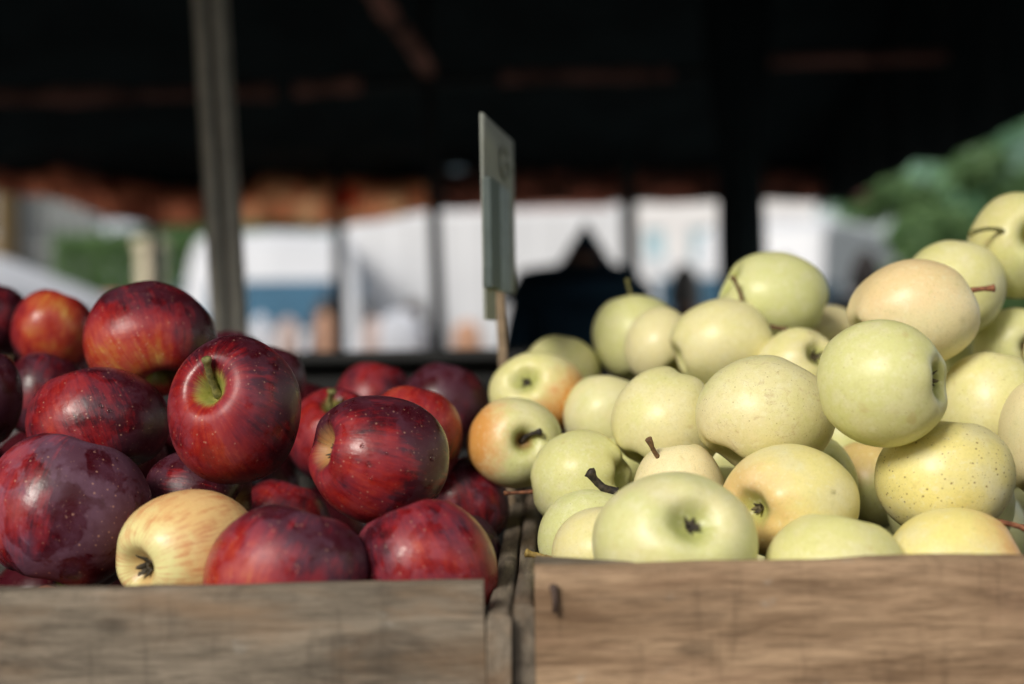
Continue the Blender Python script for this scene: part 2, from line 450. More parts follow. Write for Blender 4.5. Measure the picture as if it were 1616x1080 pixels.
def make_apple(key, kind, cx, cy, rx, ry, D, spec, label, group):
    seed = sum(ord(c) * (i + 3) for i, c in enumerate(key)) * 1.37
    rn = random.Random(key)
    co, base, fs = apple_verts(key, lobe=spec.get('lobe', .02), taper=spec.get('taper', rn.uniform(.0, .10)), lump=spec.get('lump', .026))
    typ = spec.get('cav')            # ('S'|'C', px, py)
    if typ:
        k, px, py = typ[:3]
        ax = (px - cx) / (rx * .78); az = -(py - cy) / (ry * .78)
        l = math.hypot(ax, az)
        if l > .97: ax, az = ax / l * .97, az / l * .97; l = .97
        ay = -math.sqrt(1 - l * l)
        if len(typ) > 3: ay = -ay
        # perspective: facing the camera means pointing back along the view ray
        axis = Vector((ax, ay, az))
        if k == 'C': axis = -axis
    else:
        axis = Vector(spec.get('A', (rn.uniform(-.6, .6), rn.uniform(.2, .8), rn.uniform(-.3, 1))))
    R = rot_to(axis, rn.uniform(0, 6.28))
    rc = [R @ v for v in co]
    ex = (max(v.x for v in rc) - min(v.x for v in rc)) / 2; ez = (max(v.z for v in rc) - min(v.z for v in rc)) / 2
    mx = (max(v.x for v in rc) + min(v.x for v in rc)) / 2; mz = (max(v.z for v in rc) + min(v.z for v in rc)) / 2
    tx = (cx - 808) / F; tz = (cy - 540) / F
    RX = rx * D / F / math.sqrt(1 + tx * tx); RZ = ry * D / F / math.sqrt(1 + tz * tz)
    sx, sz = RX / ex, RZ / ez; sy = math.sqrt(sx * sz)
    def loc_(v): return cam2w(((v.x - mx) * sx, v.y * sy, (v.z - mz) * sz))
    vs = [loc_(v) for v in rc]
    me = mesh_from(key, vs, fs)
    a = me.attributes.new('apco', 'FLOAT_VECTOR', 'POINT'); a.data.foreach_set('vector', [c for v in base for c in v])
    a = me.attributes.new('nco', 'FLOAT_VECTOR', 'POINT'); a.data.foreach_set('vector', [c for v in (R @ b for b in base) for c in v])
    name = 'red_apple' if kind == 'red' else 'yellow_apple'
    o = link(name, me, M_RED if kind == 'red' else M_YEL)
    o.location = P(cx, cy, D)
    tag(o, label, 'apple', group)
    o['seed'] = float(seed % 97)
    o['gdir'] = [float(c) for c in Vector(spec.get('gdir', (rn.uniform(-1, 1), rn.uniform(-1, .3), rn.uniform(-1, .3)))).normalized()]
    if kind == 'red':
        o['gold'] = float(spec.get('gold', .35)); o['bloom'] = float(spec.get('bloom', .6)); o['dark'] = float(spec.get('dark', .5)); o['yel'] = float(spec.get('yel', 0))
    else:
        o['blush'] = float(spec.get('blush', 0)); o['green'] = float(spec.get('green', rn.uniform(.1, .6))); o['spots'] = float(spec.get('spots', rn.uniform(0, .5)))
        o['russet'] = float(spec.get('russet', .12)); o['warm'] = float(spec.get('warm', rn.uniform(0, .3))); o['peach'] = 1.0 if key in ('Y14', 'Y19', 'Y26', 'Y8', 'Y5') else 0.0
    S = (sx + sz) / 2
    cavp = loc_(R @ Vector((0, 0, .50))); calp = loc_(R @ Vector((0, 0, -.655)))
    st = spec.get('stem')            # (tipx, tipy, colour, length factor, bend) or with base=(px,py)
    if st:
        tip = st[:2]; mat = STEM[st[2]]; L = st[3] * S; bend = st[4] if len(st) > 4 else .12
        b = cavp
        if 'base' in spec:
            dq = spec.get('dq', 0.0)
            b = P(spec['base'][0], spec['base'][1], D + dq * S) - o.location
            tt = P(tip[0], tip[1], D + (dq + spec.get('dt', 0)) * S) - o.location
        else:
            ray = (P(tip[0], tip[1], 1) - Vector((0, 0, CAMZ))).normalized(); orig = Vector((0, 0, CAMZ)) - o.location
            tc = (b - orig).dot(ray); cl = orig + ray * tc; d = (cl - b).length
            tt = cl - ray * math.sqrt(max(0, L * L - d * d))
        add_stem(o, b, tt, spec.get('sr', .0017), mat, bend, int(seed))
    if spec.get('calyx', bool(typ and typ[0] == 'C')):
        add_calyx(o, calp, -(cam2w(R @ Vector((0, 0, 1)))), .0062 * spec.get('cs', 1), M_CAL_DARK if kind == 'red' or spec.get('cd') else M_CAL, key)
    o['_D'] = D; del o['_D']
    return o, vs, fs

DR = {'R1': 0.9234, 'R2': 1.0701, 'R3': 1.1134, 'R4': 0.9933, 'R5': 0.8619, 'R6': 0.7956, 'R7': 0.8956, 'R8': 0.784, 'R9': 0.8463, 'R10': 0.931, 'R11': 0.7503, 'R12': 0.7077, 'R13': 0.7812, 'R14': 0.7273, 'R15': 0.9529, 'R16': 0.9003, 'R17': 0.9797, 'R18': 0.9222, 'R19': 1.1299, 'R20': 1.1037, 'R21': 1.1126, 'R22': 1.0357, 'R23': 0.7444,
      'Y1': 1.1297, 'Y2': 1.0238, 'Y3': 0.9282, 'Y4': 1.1361, 'Y5': 1.0772, 'Y6': 1.0088, 'Y7': 1.0462, 'Y8': 1.1157, 'Y9': 0.9746, 'Y10': 0.99, 'Y11': 0.8771, 'Y12': 0.8228, 'Y13': 0.7671, 'Y14': 0.9011, 'Y15': 0.991, 'Y16': 1.0218, 'Y17': 1.0155, 'Y18': 0.9078, 'Y19': 0.8419, 'Y20': 0.7879, 'Y21': 0.9366, 'Y22': 0.7675, 'Y23': 0.7334, 'Y24': 0.7116, 'Y25': 0.7084, 'Y26': 0.8188, 'Y27': 0.8718, 'Y28': 0.8197, 'Y29': 0.7664}
RG = 'red apples heaped in the left crate'
YG = 'pale yellow apples heaped in the right crate'
REDS = [
 ('R1', 235, 535, 107, 92, dict(cav=('S', 262, 596), gold=.85, gdir=(-.35, -.7, -.65), bloom=.5, dark=.45, lobe=.04, lump=.05, stem=(228, 574, 'black', .55)), 'large red apple topping the heap just left of the grooved grey pole'),
 ('R2', 84, 522, 67, 66, dict(gold=.75, gdir=(.3, -.9, .1), dark=.35, bloom=.3, A=(.3, .1, .93)), 'orange mottled red apple on the skyline of the heap left of the largest top apple'),
 ('R3', -8, 505, 56, 58, dict(gold=.2, dark=.5, A=(.2, .2, .95)), 'red apple high on the heap cut off by the left edge of the photo'),
 ('R4', 70, 625, 68, 68, dict(gold=.1, gdir=(0, -.6, .8), dark=.55, A=(.2, .2, .95)), 'shaded red apple squeezed under the orange mottled apple'),
 ('R5', 155, 667, 117, 88, dict(gold=.35, gdir=(-.6, -.7, .3), dark=.55, bloom=.5, A=(-.35, .25, .9)), 'broad speckled dark red apple with a water drop, resting above the big plum coloured one'),
 ('R6', 371, 647, 106, 118, dict(cav=('S', 349, 611), gold=.55, gdir=(-.4, -.8, -.4), bloom=.7, dark=.48, stem=(326, 566, 'green', .62, .05), sr=.0021, lobe=.02), 'upright red apple with its stem and green stem hollow facing the viewer'),
 ('R7', -28, 625, 66, 82, dict(gold=0, dark=.85, bloom=.8, A=(.2, .2, .95)), 'very dark red apple at the left edge above the plum coloured one'),
 ('R8', 108, 808, 138, 126, dict(gold=.6, gdir=(-.9, -.5, .2), dark=.80, bloom=1.6, A=(.2, .2, .95), lobe=.02, lump=.03), 'biggest apple, plum coloured with a waxy bloom, at the lower left of the heap'),
 ('R9', 312, 787, 84, 78, dict(gold=.15, dark=.60, bloom=.6, A=(-1, .12, .15)), 'finely streaked dark red apple tucked below the upright apple, behind the bicoloured one'),
 ('R10', 445, 834, 78, 78, dict(gold=.25, gdir=(0, -.6, .8), dark=.5, bloom=.5, A=(.3, .2, .9)), 'brownish red apple showing only its top between the streaked and the glossy dimpled apple'),
 ('R11', 300, 877, 116, 105, dict(cav=('C', 243, 886), yel=1.0, bloom=.15, gold=.5, cs=1.25, lobe=.018), 'cream and orange apple, the only pale one among the reds, its blossom end forward'),
 ('R12', 453, 906, 132, 111, dict(gold=.75, gdir=(-.7, -.7, -.2), dark=.62, bloom=.9, A=(.3, .2, .93), lobe=.02), 'crimson apple with a purple bloom right against the front board, beside the pale one'),
 ('R13', 597, 727, 113, 103, dict(cav=('C', 519, 706), gold=.45, gdir=(-.6, -.7, -.4), dark=.55, bloom=.45, cs=.9, lobe=.022, lump=.025, taper=.05), 'glossy deep red apple with water drops, its blossom hollow turned to the left'),
 ('R14', 671, 893, 115, 108, dict(gold=.45, gdir=(.5, -.6, .2), dark=.46, bloom=.8, A=(-.4, .2, .9)), 'speckled rosy red apple at the right end of the left front board'),
 ('R15', 727, 797, 77, 78, dict(gold=.2, gdir=(.2, -.9, .2), dark=.52, bloom=1.2, A=(-.3, .2, .9)), 'dull red apple behind the speckled one, beside the gap between the crates'),
 ('R16', 722, 882, 70, 72, dict(gold=0, dark=.8, bloom=1.3, A=(0, .2, .95)), 'sliver of a purple apple hidden behind the speckled rosy one'),
 ('R17', 527, 688, 74, 76, dict(cav=('S', 532, 640), gold=.5, gdir=(-.3, -.8, .2), dark=.5, stem=(524, 617, 'green', .66, .1), sr=.0024), 'red apple with a short thick stem in a green hollow behind the glossy dimpled one'),
 ('R18', 653, 690, 77, 82, dict(gold=.7, gdir=(.2, -.4, .9), dark=.5, bloom=.4, A=(.2, .2, .95)), 'brick red apple rising right behind the glossy dimpled one'),
 ('R19', 590, 636, 64, 64, dict(gold=.2, gdir=(-.4, -.5, .5), dark=.38, bloom=.5, A=(.2, .2, .95)), 'blurred bright red apple at the back, left one of the rear pair'),
 ('R20', 704, 642, 68, 70, dict(gold=0, dark=.62, bloom=.8, A=(.2, .2, .95)), 'blurred dark red apple at the back, right one of the rear pair'),
 ('R21', 368, 582, 58, 60, dict(gold=.1, dark=.6, A=(.2, .2, .95)), 'red apple whose rim just shows between the top apple and the upright one'),
 ('R22', 425, 604, 58, 60, dict(gold=0, dark=.8, A=(.2, .2, .95)), 'dark purple apple just showing behind the right shoulder of the upright one'),
 ('R23', 95, 1000, 90, 77, dict(gold=.8, gdir=(0, -.3, 1), dark=.3, A=(.2, .2, .95)), 'red apple barely peeping over the front board under the plum coloured one'),
]
YELS = [
 ('Y1', 885, 592, 63, 63, dict(green=.7, A=(.3, .2, .93)), 'plain greenish apple at the back left of the heap, behind the orange cheeked one'),
 ('Y2', 848, 622, 77, 68, dict(cav=('C', 829, 600), blush=1.0, gdir=(.85, -.35, -.45), green=.5, cs=.9, cd=1), 'yellow apple with an orange cheek and its blossom end forward, by the price card stick'),
 ('Y3', 812, 699, 76, 72, dict(cav=('S', 827, 693), blush=.95, gdir=(-.95, -.25, .1), green=.45, stem=(853, 682, 'black', .62, .08), lump=.03), 'yellow apple with an orange left side and a dark stem hollow, leftmost of the heap'),
 ('Y4', 1005, 534, 71, 68, dict(green=.9, A=(-.1, .3, .95), stem=(990, 441, 'green', 1, .06), base=(1003, 480), dq=-.2, sr=.0013), 'greenish apple with a thin upright stem on the rear skyline of the heap'),
 ('Y5', 1042, 546, 57, 62, dict(cav=('S', 1060, 578), warm=.4, green=.1), 'small cream apple wedged in front of the thin stemmed one at the rear'),
 ('Y6', 1141, 544, 84, 73, dict(green=.25, A=(.9, .02, .35), stem=(1240, 520, 'brown', 1, 0), base=(1215, 516), dq=-.2), 'smooth pale apple below and left of the upright stemmed green one, stem pointing right'),
 ('Y7', 1219, 474, 88, 77, dict(A=(-.75, -.1, .35), green=1.1, warm=0, stem=(1155, 437, 'brown', 1, -.08), base=(1172, 492), dq=-.98, sr=.0015), 'round lime green apple at the centre top with a long stem rising on its left'),
 ('Y8', 1308, 532, 53, 50, dict(warm=.8, green=0, A=(.9, .1, .3), stem=(1330, 521, 'rust', 1, 0), base=(1310, 526), dq=-.8, sr=.0022), 'peach tinted apple peeping out low behind the cream one, with a stub of stem'),
 ('Y9', 1257, 582, 66, 65, dict(cav=('C', 1278, 560), green=.3, warm=.3, spots=.5), 'half hidden apple with its dry blossom end up, behind the scratched one'),
 ('Y10', 957, 656, 68, 64, dict(green=.2, spots=.1, A=(.25, .25, .9)), 'plain cream apple right of the two orange cheeked ones'),
 ('Y11', 1055, 664, 92, 86, dict(cav=('S', 1001, 746), green=.2, warm=.2, spots=.3, lobe=.04), 'large cream apple left of the scratched one, a dimple at its lower left'),
 ('Y12', 1208, 656, 112, 96, dict(cav=('C', 1142, 730), green=.15, russet=1.0, spots=.5, cs=.6, gdir=(-.4, -.5, -.8), blush=.1), 'big cream apple with brown russet scratches in the middle of the heap'),
 ('Y13', 1391, 605, 106, 101, dict(cav=('C', 1461, 601), green=.75, spots=.25, lobe=.02, lump=.03), 'large smooth green yellow apple with its dark blossom end facing right'),
 ('Y14', 1441, 496, 104, 87, dict(green=0, warm=1.0, spots=.25, russet=.15, A=(.85, .05, .45), blush=.25, gdir=(-.4, -.4, .8), stem=(1569, 455, 'rust', 1, .03), base=(1506, 464), dq=.3, dt=-.3, sr=.0019), 'peach cream apple near the top with a rust brown stem pointing right'),
 ('Y15', 1508, 453, 82, 73, dict(green=.55, spots=.05, A=(.2, .25, .9)), 'pale green apple behind the peach cream one with the pointing stem'),
 ('Y16', 1605, 388, 80, 84, dict(cav=('S', 1604, 378), green=1.0, warm=.1, stem=(1531, 369, 'green', 1, -.12), base=(1600, 374), dq=-.7, dt=-.35, sr=.0016, blush=.12, gdir=(-.9, -.2, .5)), 'highest apple of the heap, olive green, its stem bent to the left'),
 ('Y17', 1598, 546, 63, 60, dict(cav=('S', 1608, 548), green=.5, spots=.6, stem=(1622, 560, 'brown', .5), sr=.003), 'speckled green apple at the right edge, a thick brown stem in its hollow'),
 ('Y18', 1564, 640, 84, 85, dict(green=.3, spots=.5, A=(.2, .25, .9)), 'cream apple right of the large smooth green yellow one'),
 ('Y19', 1652, 692, 77, 97, dict(green=0, warm=.9, A=(.2, .25, .9)), 'peach coloured apple cut off by the right edge of the photo'),
 ('Y20', 1491, 755, 114, 92, dict(green=.25, warm=.8, spots=1.3, russet=.1, A=(.1, .3, .95), lobe=.02), 'broad yellow apple covered in brown specks'),
 ('Y21', 1368, 768, 64, 70, dict(green=.8, warm=.2, spots=.9, blush=.45, gdir=(-.4, -.2, .9), A=(.2, .25, .9)), 'shaded brownish green apple deep in the gap left of the speckled one'),
 ('Y22', 1246, 793, 110, 93, dict(cav=('C', 1180, 797), green=.1, warm=.6, spots=.1, blush=.45, gdir=(-.9, -.4, -.2), cs=.85), 'glossy cream apple, its blossom end at the left against the big front one'),
 ('Y23', 1507, 897, 113, 97, dict(green=0, warm=.9, spots=.1, blush=.8, gdir=(.95, 0, .1), A=(.95, .1, .3), stem=(1620, 835, 'rust', 1, .04), base=(1556, 822), dq=.2, sr=.0016), 'yellow apple with an orange right end and rusty stem, behind the right front board'),
 ('Y24', 1317, 908, 115, 98, dict(green=.6, spots=.05, A=(.2, .25, .9), lobe=.015), 'pale mint apple showing its top half at the middle of the right front board'),
 ('Y25', 1065, 856, 132, 113, dict(cav=('C', 1083, 814), green=.5, spots=.05, cd=1, cs=1.0, lobe=.02, lump=.02), 'biggest pale apple at the front, its blossom end towards the viewer'),
 ('Y26', 1072, 780, 74, 80, dict(warm=1.0, green=0, A=(-.1, .1, .98), stem=(1023, 693, 'brown', 1, .06), base=(1060, 745), dq=-.3, dt=-.3, sr=.0016, russet=.3), 'peach apple behind the biggest front one with a tall brown stem leaning left'),
 ('Y27', 918, 758, 81, 80, dict(green=1.0, spots=.3, A=(-.9, .35, -.1), lobe=.05, lump=.04, stem=(796, 779, 'rust', 1, 0), base=(842, 776), dq=0, sr=.0012), 'lumpy green apple at the left of the heap, thin stem sticking out over the gap'),
 ('Y28', 932, 846, 84, 76, dict(green=1.0, spots=.4, A=(.1, .3, .9), stem=(930, 745, 'black', 1, .12), base=(974, 778), dq=-.2, dt=-.1, sr=.0026), 'green apple in the left front corner with a nearly black stem'),
 ('Y29', 948, 872, 78, 73, dict(green=0, warm=.35, spots=.2, A=(-.8, .5, -.2), stem=(830, 873, 'tan', 1, 0), base=(874, 884), dq=-.1, sr=.0019), 'cream apple in the left front corner, its short yellow stem lying on the side board'),
]
RESULT = {}
for key, cx, cy, rx, ry, spec, label in REDS:
    RESULT[key] = make_apple(key, 'red', cx, cy, rx, ry, DR[key], spec, label, RG)
for key, cx, cy, rx, ry, spec, label in YELS:
    RESULT[key] = make_apple(key, 'yellow', cx, cy, rx, ry, DR[key], spec, label, YG)

# water drops
def mat_water():
    t = NT('water'); t.principled((1, 1, 1), .02, None, Transmission_Weight=1.0, IOR=1.33); return t.m
M_WATER = mat_water()
def drops(key, spots):
    o, vs, fs = RESULT[key]
    bv = BVHTree.FromPolygons([v + o.location for v in vs], fs)
    for px, py, s in spots:
        org = Vector((0, 0, CAMZ)); d = (P(px, py, 1) - org).normalized()
        h, n, i, dist = bv.ray_cast(org, d)
        if h is None: continue
        R = rot_to(n, 0); c = h - o.location
        vv, ff = [], []
        prof = [(1.05, -.1), (1.0, .12), (.86, .36), (.6, .55), (.3, .64), (.02, .66)]
        for q, (r_, z_) in enumerate(prof):
            for j in range(14):
                a = j * 2 * PI / 14; w = 1 + .12 * math.sin(2 * a + px)
                vv.append(c + R @ Vector((r_ * w * s * math.cos(a), r_ * s * math.sin(a), z_ * s)))
        for q in range(len(prof) - 1):
            for j in range(14): ff.append([q * 14 + j, q * 14 + (j + 1) % 14, (q + 1) * 14 + (j + 1) % 14, (q + 1) * 14 + j])
        ff.append([j for j in range(14)][::-1]); ff.append([(len(prof) - 1) * 14 + j for j in range(14)])
        link('water_drop', mesh_from('water_drop', vv, ff), M_WATER, o)
drops('R13', [(571, 704, .0013), (582, 733, .0017), (610, 716, .0009), (682, 723, .0018), (578, 748, .0009), (586, 757, .0006)])
drops('R5', [(160, 641, .0015), (172, 648, .0013), (178, 650, .0008)])
drops('Y14', [(1518, 503, .0016)])
drops('Y22', [(1314, 776, .0015)])

# apples further down in the heaps
FR = [(-0.261, 1.115, -0.122, 0.0349), (-0.307, 0.932, -0.169, 0.0383), (-0.303, 1.061, -0.093, 0.0347), (-0.223, 1.023, -0.075, 0.0359), (-0.31, 1.151, -0.216, 0.0341), (-0.373, 1.116, -0.095, 0.0355), (-0.271, 0.965, -0.077, 0.0347), (-0.41, 1.045, -0.096, 0.0388), (-0.173, 1.148, -0.065, 0.036), (-0.372, 1.169, -0.012, 0.0376), (-0.097, 0.772, -0.137, 0.0345), (-0.405, 0.972, -0.057, 0.0349), (-0.198, 1.078, -0.111, 0.0353), (-.137, 1.03, -.138, .037), (-.06, .84, -.165, .034)]
FY = [(0.065, 0.942, -0.099, 0.0342), (0.297, 0.719, -0.012, 0.035), (0.323, 1.087, -0.011, 0.0373), (0.361, 1.168, 0.024, 0.0372), (0.354, 0.738, 0.032, 0.0348), (0.29, 1.122, -0.15, 0.0361), (0.267, 0.873, -0.104, 0.0384), (0.445, 0.773, 0.004, 0.0387), (0.318, 0.996, -0.138, 0.0383), (0.181, 0.899, -0.095, 0.0364), (0.328, 0.966, -0.071, 0.0364), (0.381, 1.137, -0.117, 0.0373), (0.468, 0.704, 0.017, 0.0345), (0.139, 0.951, -0.12, 0.0354), (0.155, 0.857, -0.149, 0.0341), (0.148, 1.03, -.09, .036), (0.235, 1.02, -.075, .036), (0.30, 1.06, -.09, .036)]
def fillers(lst, kind, label, group):
    protos = []
    for s in range(3):
        co, base, fs = apple_verts(kind + str(s), 40, 34)
        me = mesh_from(kind + '_apple_deep', co, fs)
        a = me.attributes.new('apco', 'FLOAT_VECTOR', 'POINT'); a.data.foreach_set('vector', [c for v in base for c in v])
        a = me.attributes.new('nco', 'FLOAT_VECTOR', 'POINT'); a.data.foreach_set('vector', [c for v in base for c in v])
        me.materials.append(M_RED if kind == 'red' else M_YEL); protos.append(me)
    rn = random.Random(5)
    for i, (x, y, z, r) in enumerate(lst):
        o = bpy.data.objects.new(kind + '_apple', protos[i % 3]); COL.objects.link(o)
        o.location = (x, y, z + CAMZ); o.scale = (r, r, r); o.rotation_euler = (rn.uniform(-1.5, 1.5), rn.uniform(-1, 1), rn.uniform(0, 6))
        tag(o, label, 'apple', group); o['seed'] = rn.uniform(0, 90); o['gdir'] = [0.3, -.8, .5]
        if kind == 'red': o['gold'] = .0; o['bloom'] = .05; o['dark'] = .95; o['yel'] = 0.0  # darkness of the gaps put into the skin colour, bloom nearly gone
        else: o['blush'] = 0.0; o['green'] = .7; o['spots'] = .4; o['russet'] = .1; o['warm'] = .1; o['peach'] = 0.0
fillers(FR, 'red', 'red apple with shade put into its colour, buried under the others deep inside the left crate', 'red apples buried deep in the left crate')
fillers(FY, 'yellow', 'yellow apple buried under the others deep inside the right crate', 'yellow apples buried deep in the right crate')

# ------------------------------------------------------------------ wood
def mat_wood(name, c1, c2, stain, amt=.5, warmc=None):
    t = NT(name)
    tc = t.n('ShaderNodeTexCoord').outputs['Object']
    oi = t.n('ShaderNodeObjectInfo').outputs['Random']; w = t.math('MULTIPLY', oi, 31)
    def stretch(sx, sy, sz):
        m = t.n('ShaderNodeVectorMath', operation='MULTIPLY'); t.l(tc, m.inputs[0]); m.inputs[1].default_value = (sx, sy, sz); return m.outputs[0]
    warp = t.noise(stretch(5, 10, 14), 1.0, 3, .5, w=w)
    grain = t.noise(stretch(16, 150, 150), 1.0, 6, .72, .9, w=w)
    fine = t.noise(stretch(60, 600, 600), 1.0, 4, .7, w=w)
    band = t.noise(stretch(5, 48, 48), 1.0, 3, .6, .8, w=w)
    saw = t.noise(stretch(110, 16, 16), 1.0, 3, .6, .2, w=w)
    c = t.mix(t.sstep(t.math('ADD', t.math('MULTIPLY', band, .6), t.math('MULTIPLY', grain, .45)), .36, .68), c1, c2)
    c = t.mix(t.math('MULTIPLY', t.sstep(fine, .42, .66), .42), c, tuple(x * .45 for x in c1))
    if warmc: c = t.mix(t.math('MULTIPLY', t.sstep(t.noise(stretch(9, 30, 30), 1.0, 4, .6, .5, w=t.math('ADD', w, 4)), .5, .72), .6), c, warmc)
    st = t.noise(stretch(14, 30, 40), 1.0, 5, .65, .6, w=t.math('ADD', w, 9))
    c = t.mix(t.math('MULTIPLY', t.sstep(st, .50, .74), amt), c, stain)
    c = t.mix(t.math('MULTIPLY', t.sstep(saw, .54, .72), .32), c, tuple(x * .4 for x in c1))
    v = t.voro(stretch(16, 34, 34), 1.0, 1.0)
    c = t.mix(t.math('MULTIPLY', t.sstep(v.outputs['Distance'], .20, .06), .65 * amt), c, tuple(x * .25 for x in stain))
    pale = t.noise(stretch(60, 70, 70), 1.0, 4, .6, w=t.math('ADD', w, 19))
    c = t.mix(t.math('MULTIPLY', t.sstep(pale, .62, .74), .4), c, (.40, .38, .33))
    h = t.math('ADD', t.math('MULTIPLY', grain, .7), t.math('MULTIPLY', fine, .35))
    t.principled(c, .82, t.bump(t.math('ADD', h, t.math('MULTIPLY', saw, .25)), .8, .0016), Specular_IOR_Level=.25)
    return t.m
W_GREY = mat_wood('weathered_grey_wood', (.115, .094, .070), (.30, .25, .19), (.045, .036, .028), .8, (.24, .15, .085))
W_WARM = mat_wood('weathered_warm_wood', (.18, .11, .062), (.50, .345, .215), (.10, .066, .045), .6, (.36, .22, .14))
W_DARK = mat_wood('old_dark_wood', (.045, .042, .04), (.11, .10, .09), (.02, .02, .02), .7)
W_STICK = mat_wood('stick_wood', (.22, .16, .10), (.36, .27, .18), (.12, .09, .06), .4)
M_NAIL = simple('rusty_steel', (.16, .11, .09), .55, .5, 900, metal=.7, bump=.3)

def plank(name, p, q, h, th, mat, parent, seed=0, worn=.0016, nx=60):
    """board whose long axis runs p->q (centre of its top edge), height h downwards, thickness th; local x = grain"""
    p = Vector(p); q = Vector(q); L = (q - p).length
    d = (q - p).normalized(); side = d.cross(Vector((0, 0, 1))).normalized(); up = side.cross(d)
    rn = random.Random(seed); ring = []
    hh, tt = h, th / 2; b = min(.0028, th * .28)
    sec = [(-tt, -hh), (-tt, -hh * .7), (-tt, -hh * .4), (-tt, -hh * .15), (-tt, -b), (-tt + b * .3, -b * .3), (-tt + b, 0), (0, .0002), (tt - b, 0), (tt - b * .3, -b * .3), (tt, -b), (tt, -hh * .3), (tt, -hh)]
    vs, fs = [], []
    m = len(sec); off = seed * 3.17
    for i in range(nx + 1):
        u = i / nx; x = (u - .5) * L
        endk = 0
        for (a, c) in sec:
            w1 = noise.noise(Vector((x * 9, off, c * 20))) * worn * .6
            w2 = noise.noise(Vector((x * 14, off + 5, a * 90))) * worn + noise.noise(Vector((x * 60, off + 9, a * 90))) * worn * .35
            e = (worn * .7 * noise.noise(Vector((a * 200, c * 60, off))) if i in (0, nx) else 0)
            vs.append(Vector((x + e, a + w1, c + (w2 if c > -hh * .2 else 0))))
    for i in range(nx):
        for j in range(m):
            fs.append([i * m + j, (i + 1) * m + j, (i + 1) * m + (j + 1) % m, i * m + (j + 1) % m])
    fs.append([j for j in range(m)]); fs.append([nx * m + j for j in range(m)][::-1])
    me = mesh_from(name, vs, fs, True)
    for pl in me.polygons[-2:]: pl.use_smooth = False
    o = link(name, me, mat, parent)
    o.matrix_local = Matrix.Translation((p + q) / 2) @ Matrix((d, side, up)).transposed().to_4x4()
    # note: side = local y, so outside is +side or -side depending on direction
    for e in (0,):
        mod = o.modifiers.new('es', 'EDGE_SPLIT'); mod.split_angle = math.radians(50)
    return o

TZ = CAMZ - .375           # top of the display table
def crate(label, x0, x1, ztop, side_inner, wood, wood2, seed):
    """x0..x1 outer width, z rel. to camera; side_inner = (x at front, x at back) of the board facing the neighbour crate"""
    root = empty('fruit_crate', ((x0 + x1) / 2, .93, TZ))
    tag(root, label, 'crate', 'wooden fruit crates side by side on the table')
    inv = Vector(root.location)
    def L(x, y, z): return Vector((x, y, z + CAMZ)) - inv
    # front: two boards with a slit
    plank('front_board', L(x0, .659, ztop), L(x1, .659, ztop), .118, .018, wood, root, seed)
    plank('front_board', L(x0, .660, ztop - .127), L(x1, .660, ztop - .127), .118, .016, wood, root, seed + 1)
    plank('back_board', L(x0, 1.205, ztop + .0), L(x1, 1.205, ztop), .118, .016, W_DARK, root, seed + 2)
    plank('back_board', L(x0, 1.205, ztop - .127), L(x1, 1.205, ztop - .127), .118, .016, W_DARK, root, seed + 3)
    for k in range(7):
        y = .69 + k * .083
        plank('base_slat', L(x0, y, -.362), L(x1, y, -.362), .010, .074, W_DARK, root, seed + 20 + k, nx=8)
    return root, L
cl, LL = crate('weathered grey wooden crate on the left filled with red apples', -.53, -.0125, -.1105, None, W_GREY, W_DARK, 1)
# neighbour-side boards of the left crate, their end grain showing past the front board
ZS = -.1235
for nm, za, hh in (('side_board', ZS, .105), ('side_board', ZS - .115, .105)):
    plank(nm, LL(-.0058, .643, za), LL(.0060, 1.195, za), hh, .0112, W_GREY, cl, 31, nx=40)
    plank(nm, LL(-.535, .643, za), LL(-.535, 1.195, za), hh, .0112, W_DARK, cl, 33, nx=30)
cr, LR = crate('warm brown wooden crate on the right filled with pale yellow apples', .0115, .56, -.1035, None, W_WARM, W_DARK, 5)
for nm, za, hh in (('side_board', -.1205, .108), ('side_board', -.238, .108)):
    plank(nm, LR(.0060, .652, za), LR(.0195, 1.195, za), hh, .0098, W_GREY, cr, 37, nx=40)
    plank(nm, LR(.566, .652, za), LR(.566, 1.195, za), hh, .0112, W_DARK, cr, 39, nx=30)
# three-cornered block in the front left corner of the right crate
m = MB(); tri = [(.0115, .6685), (.060, .6685), (.0125, .694)]
zz = [-.1042, -.345]
m.v = [LR(x, y, z) for z in zz for x, y in tri]; m.f = [[2, 1, 0], [3, 4, 5], [0, 1, 4, 3], [1, 2, 5, 4], [2, 0, 3, 5]]
m.build('corner_block', W_GREY, cr, bevel=.001)
m = MB(); tri = [(-.0125, .6685), (-.050, .6685), (-.0125, .694)]
m.v = [LL(x, y, z) for z in (-.150, -.345) for x, y in tri]; m.f = [[0, 1, 2], [5, 4, 3], [0, 3, 4, 1], [1, 4, 5, 2], [2, 5, 3, 0]]
m.build('corner_block', W_GREY, cl, bevel=.001)
# bent nail lying on the right front board
a = P(884, 929, .6475) - cr.location; b = P(886, 967, .6465) - cr.location
pts = [a + Vector((0, .004, 0)), a, a + (b - a) * .12, a + (b - a) * .5 + Vector((.0004, 0, 0)), b]
vs, fs = tube(pts, [.0019, .0022, .0014, .00135, .0011], 10)
link('bent_nail', mesh_from('nail', vs, fs), M_NAIL, cr)

cl.location.x -= .0024; cr.location.x -= .0030
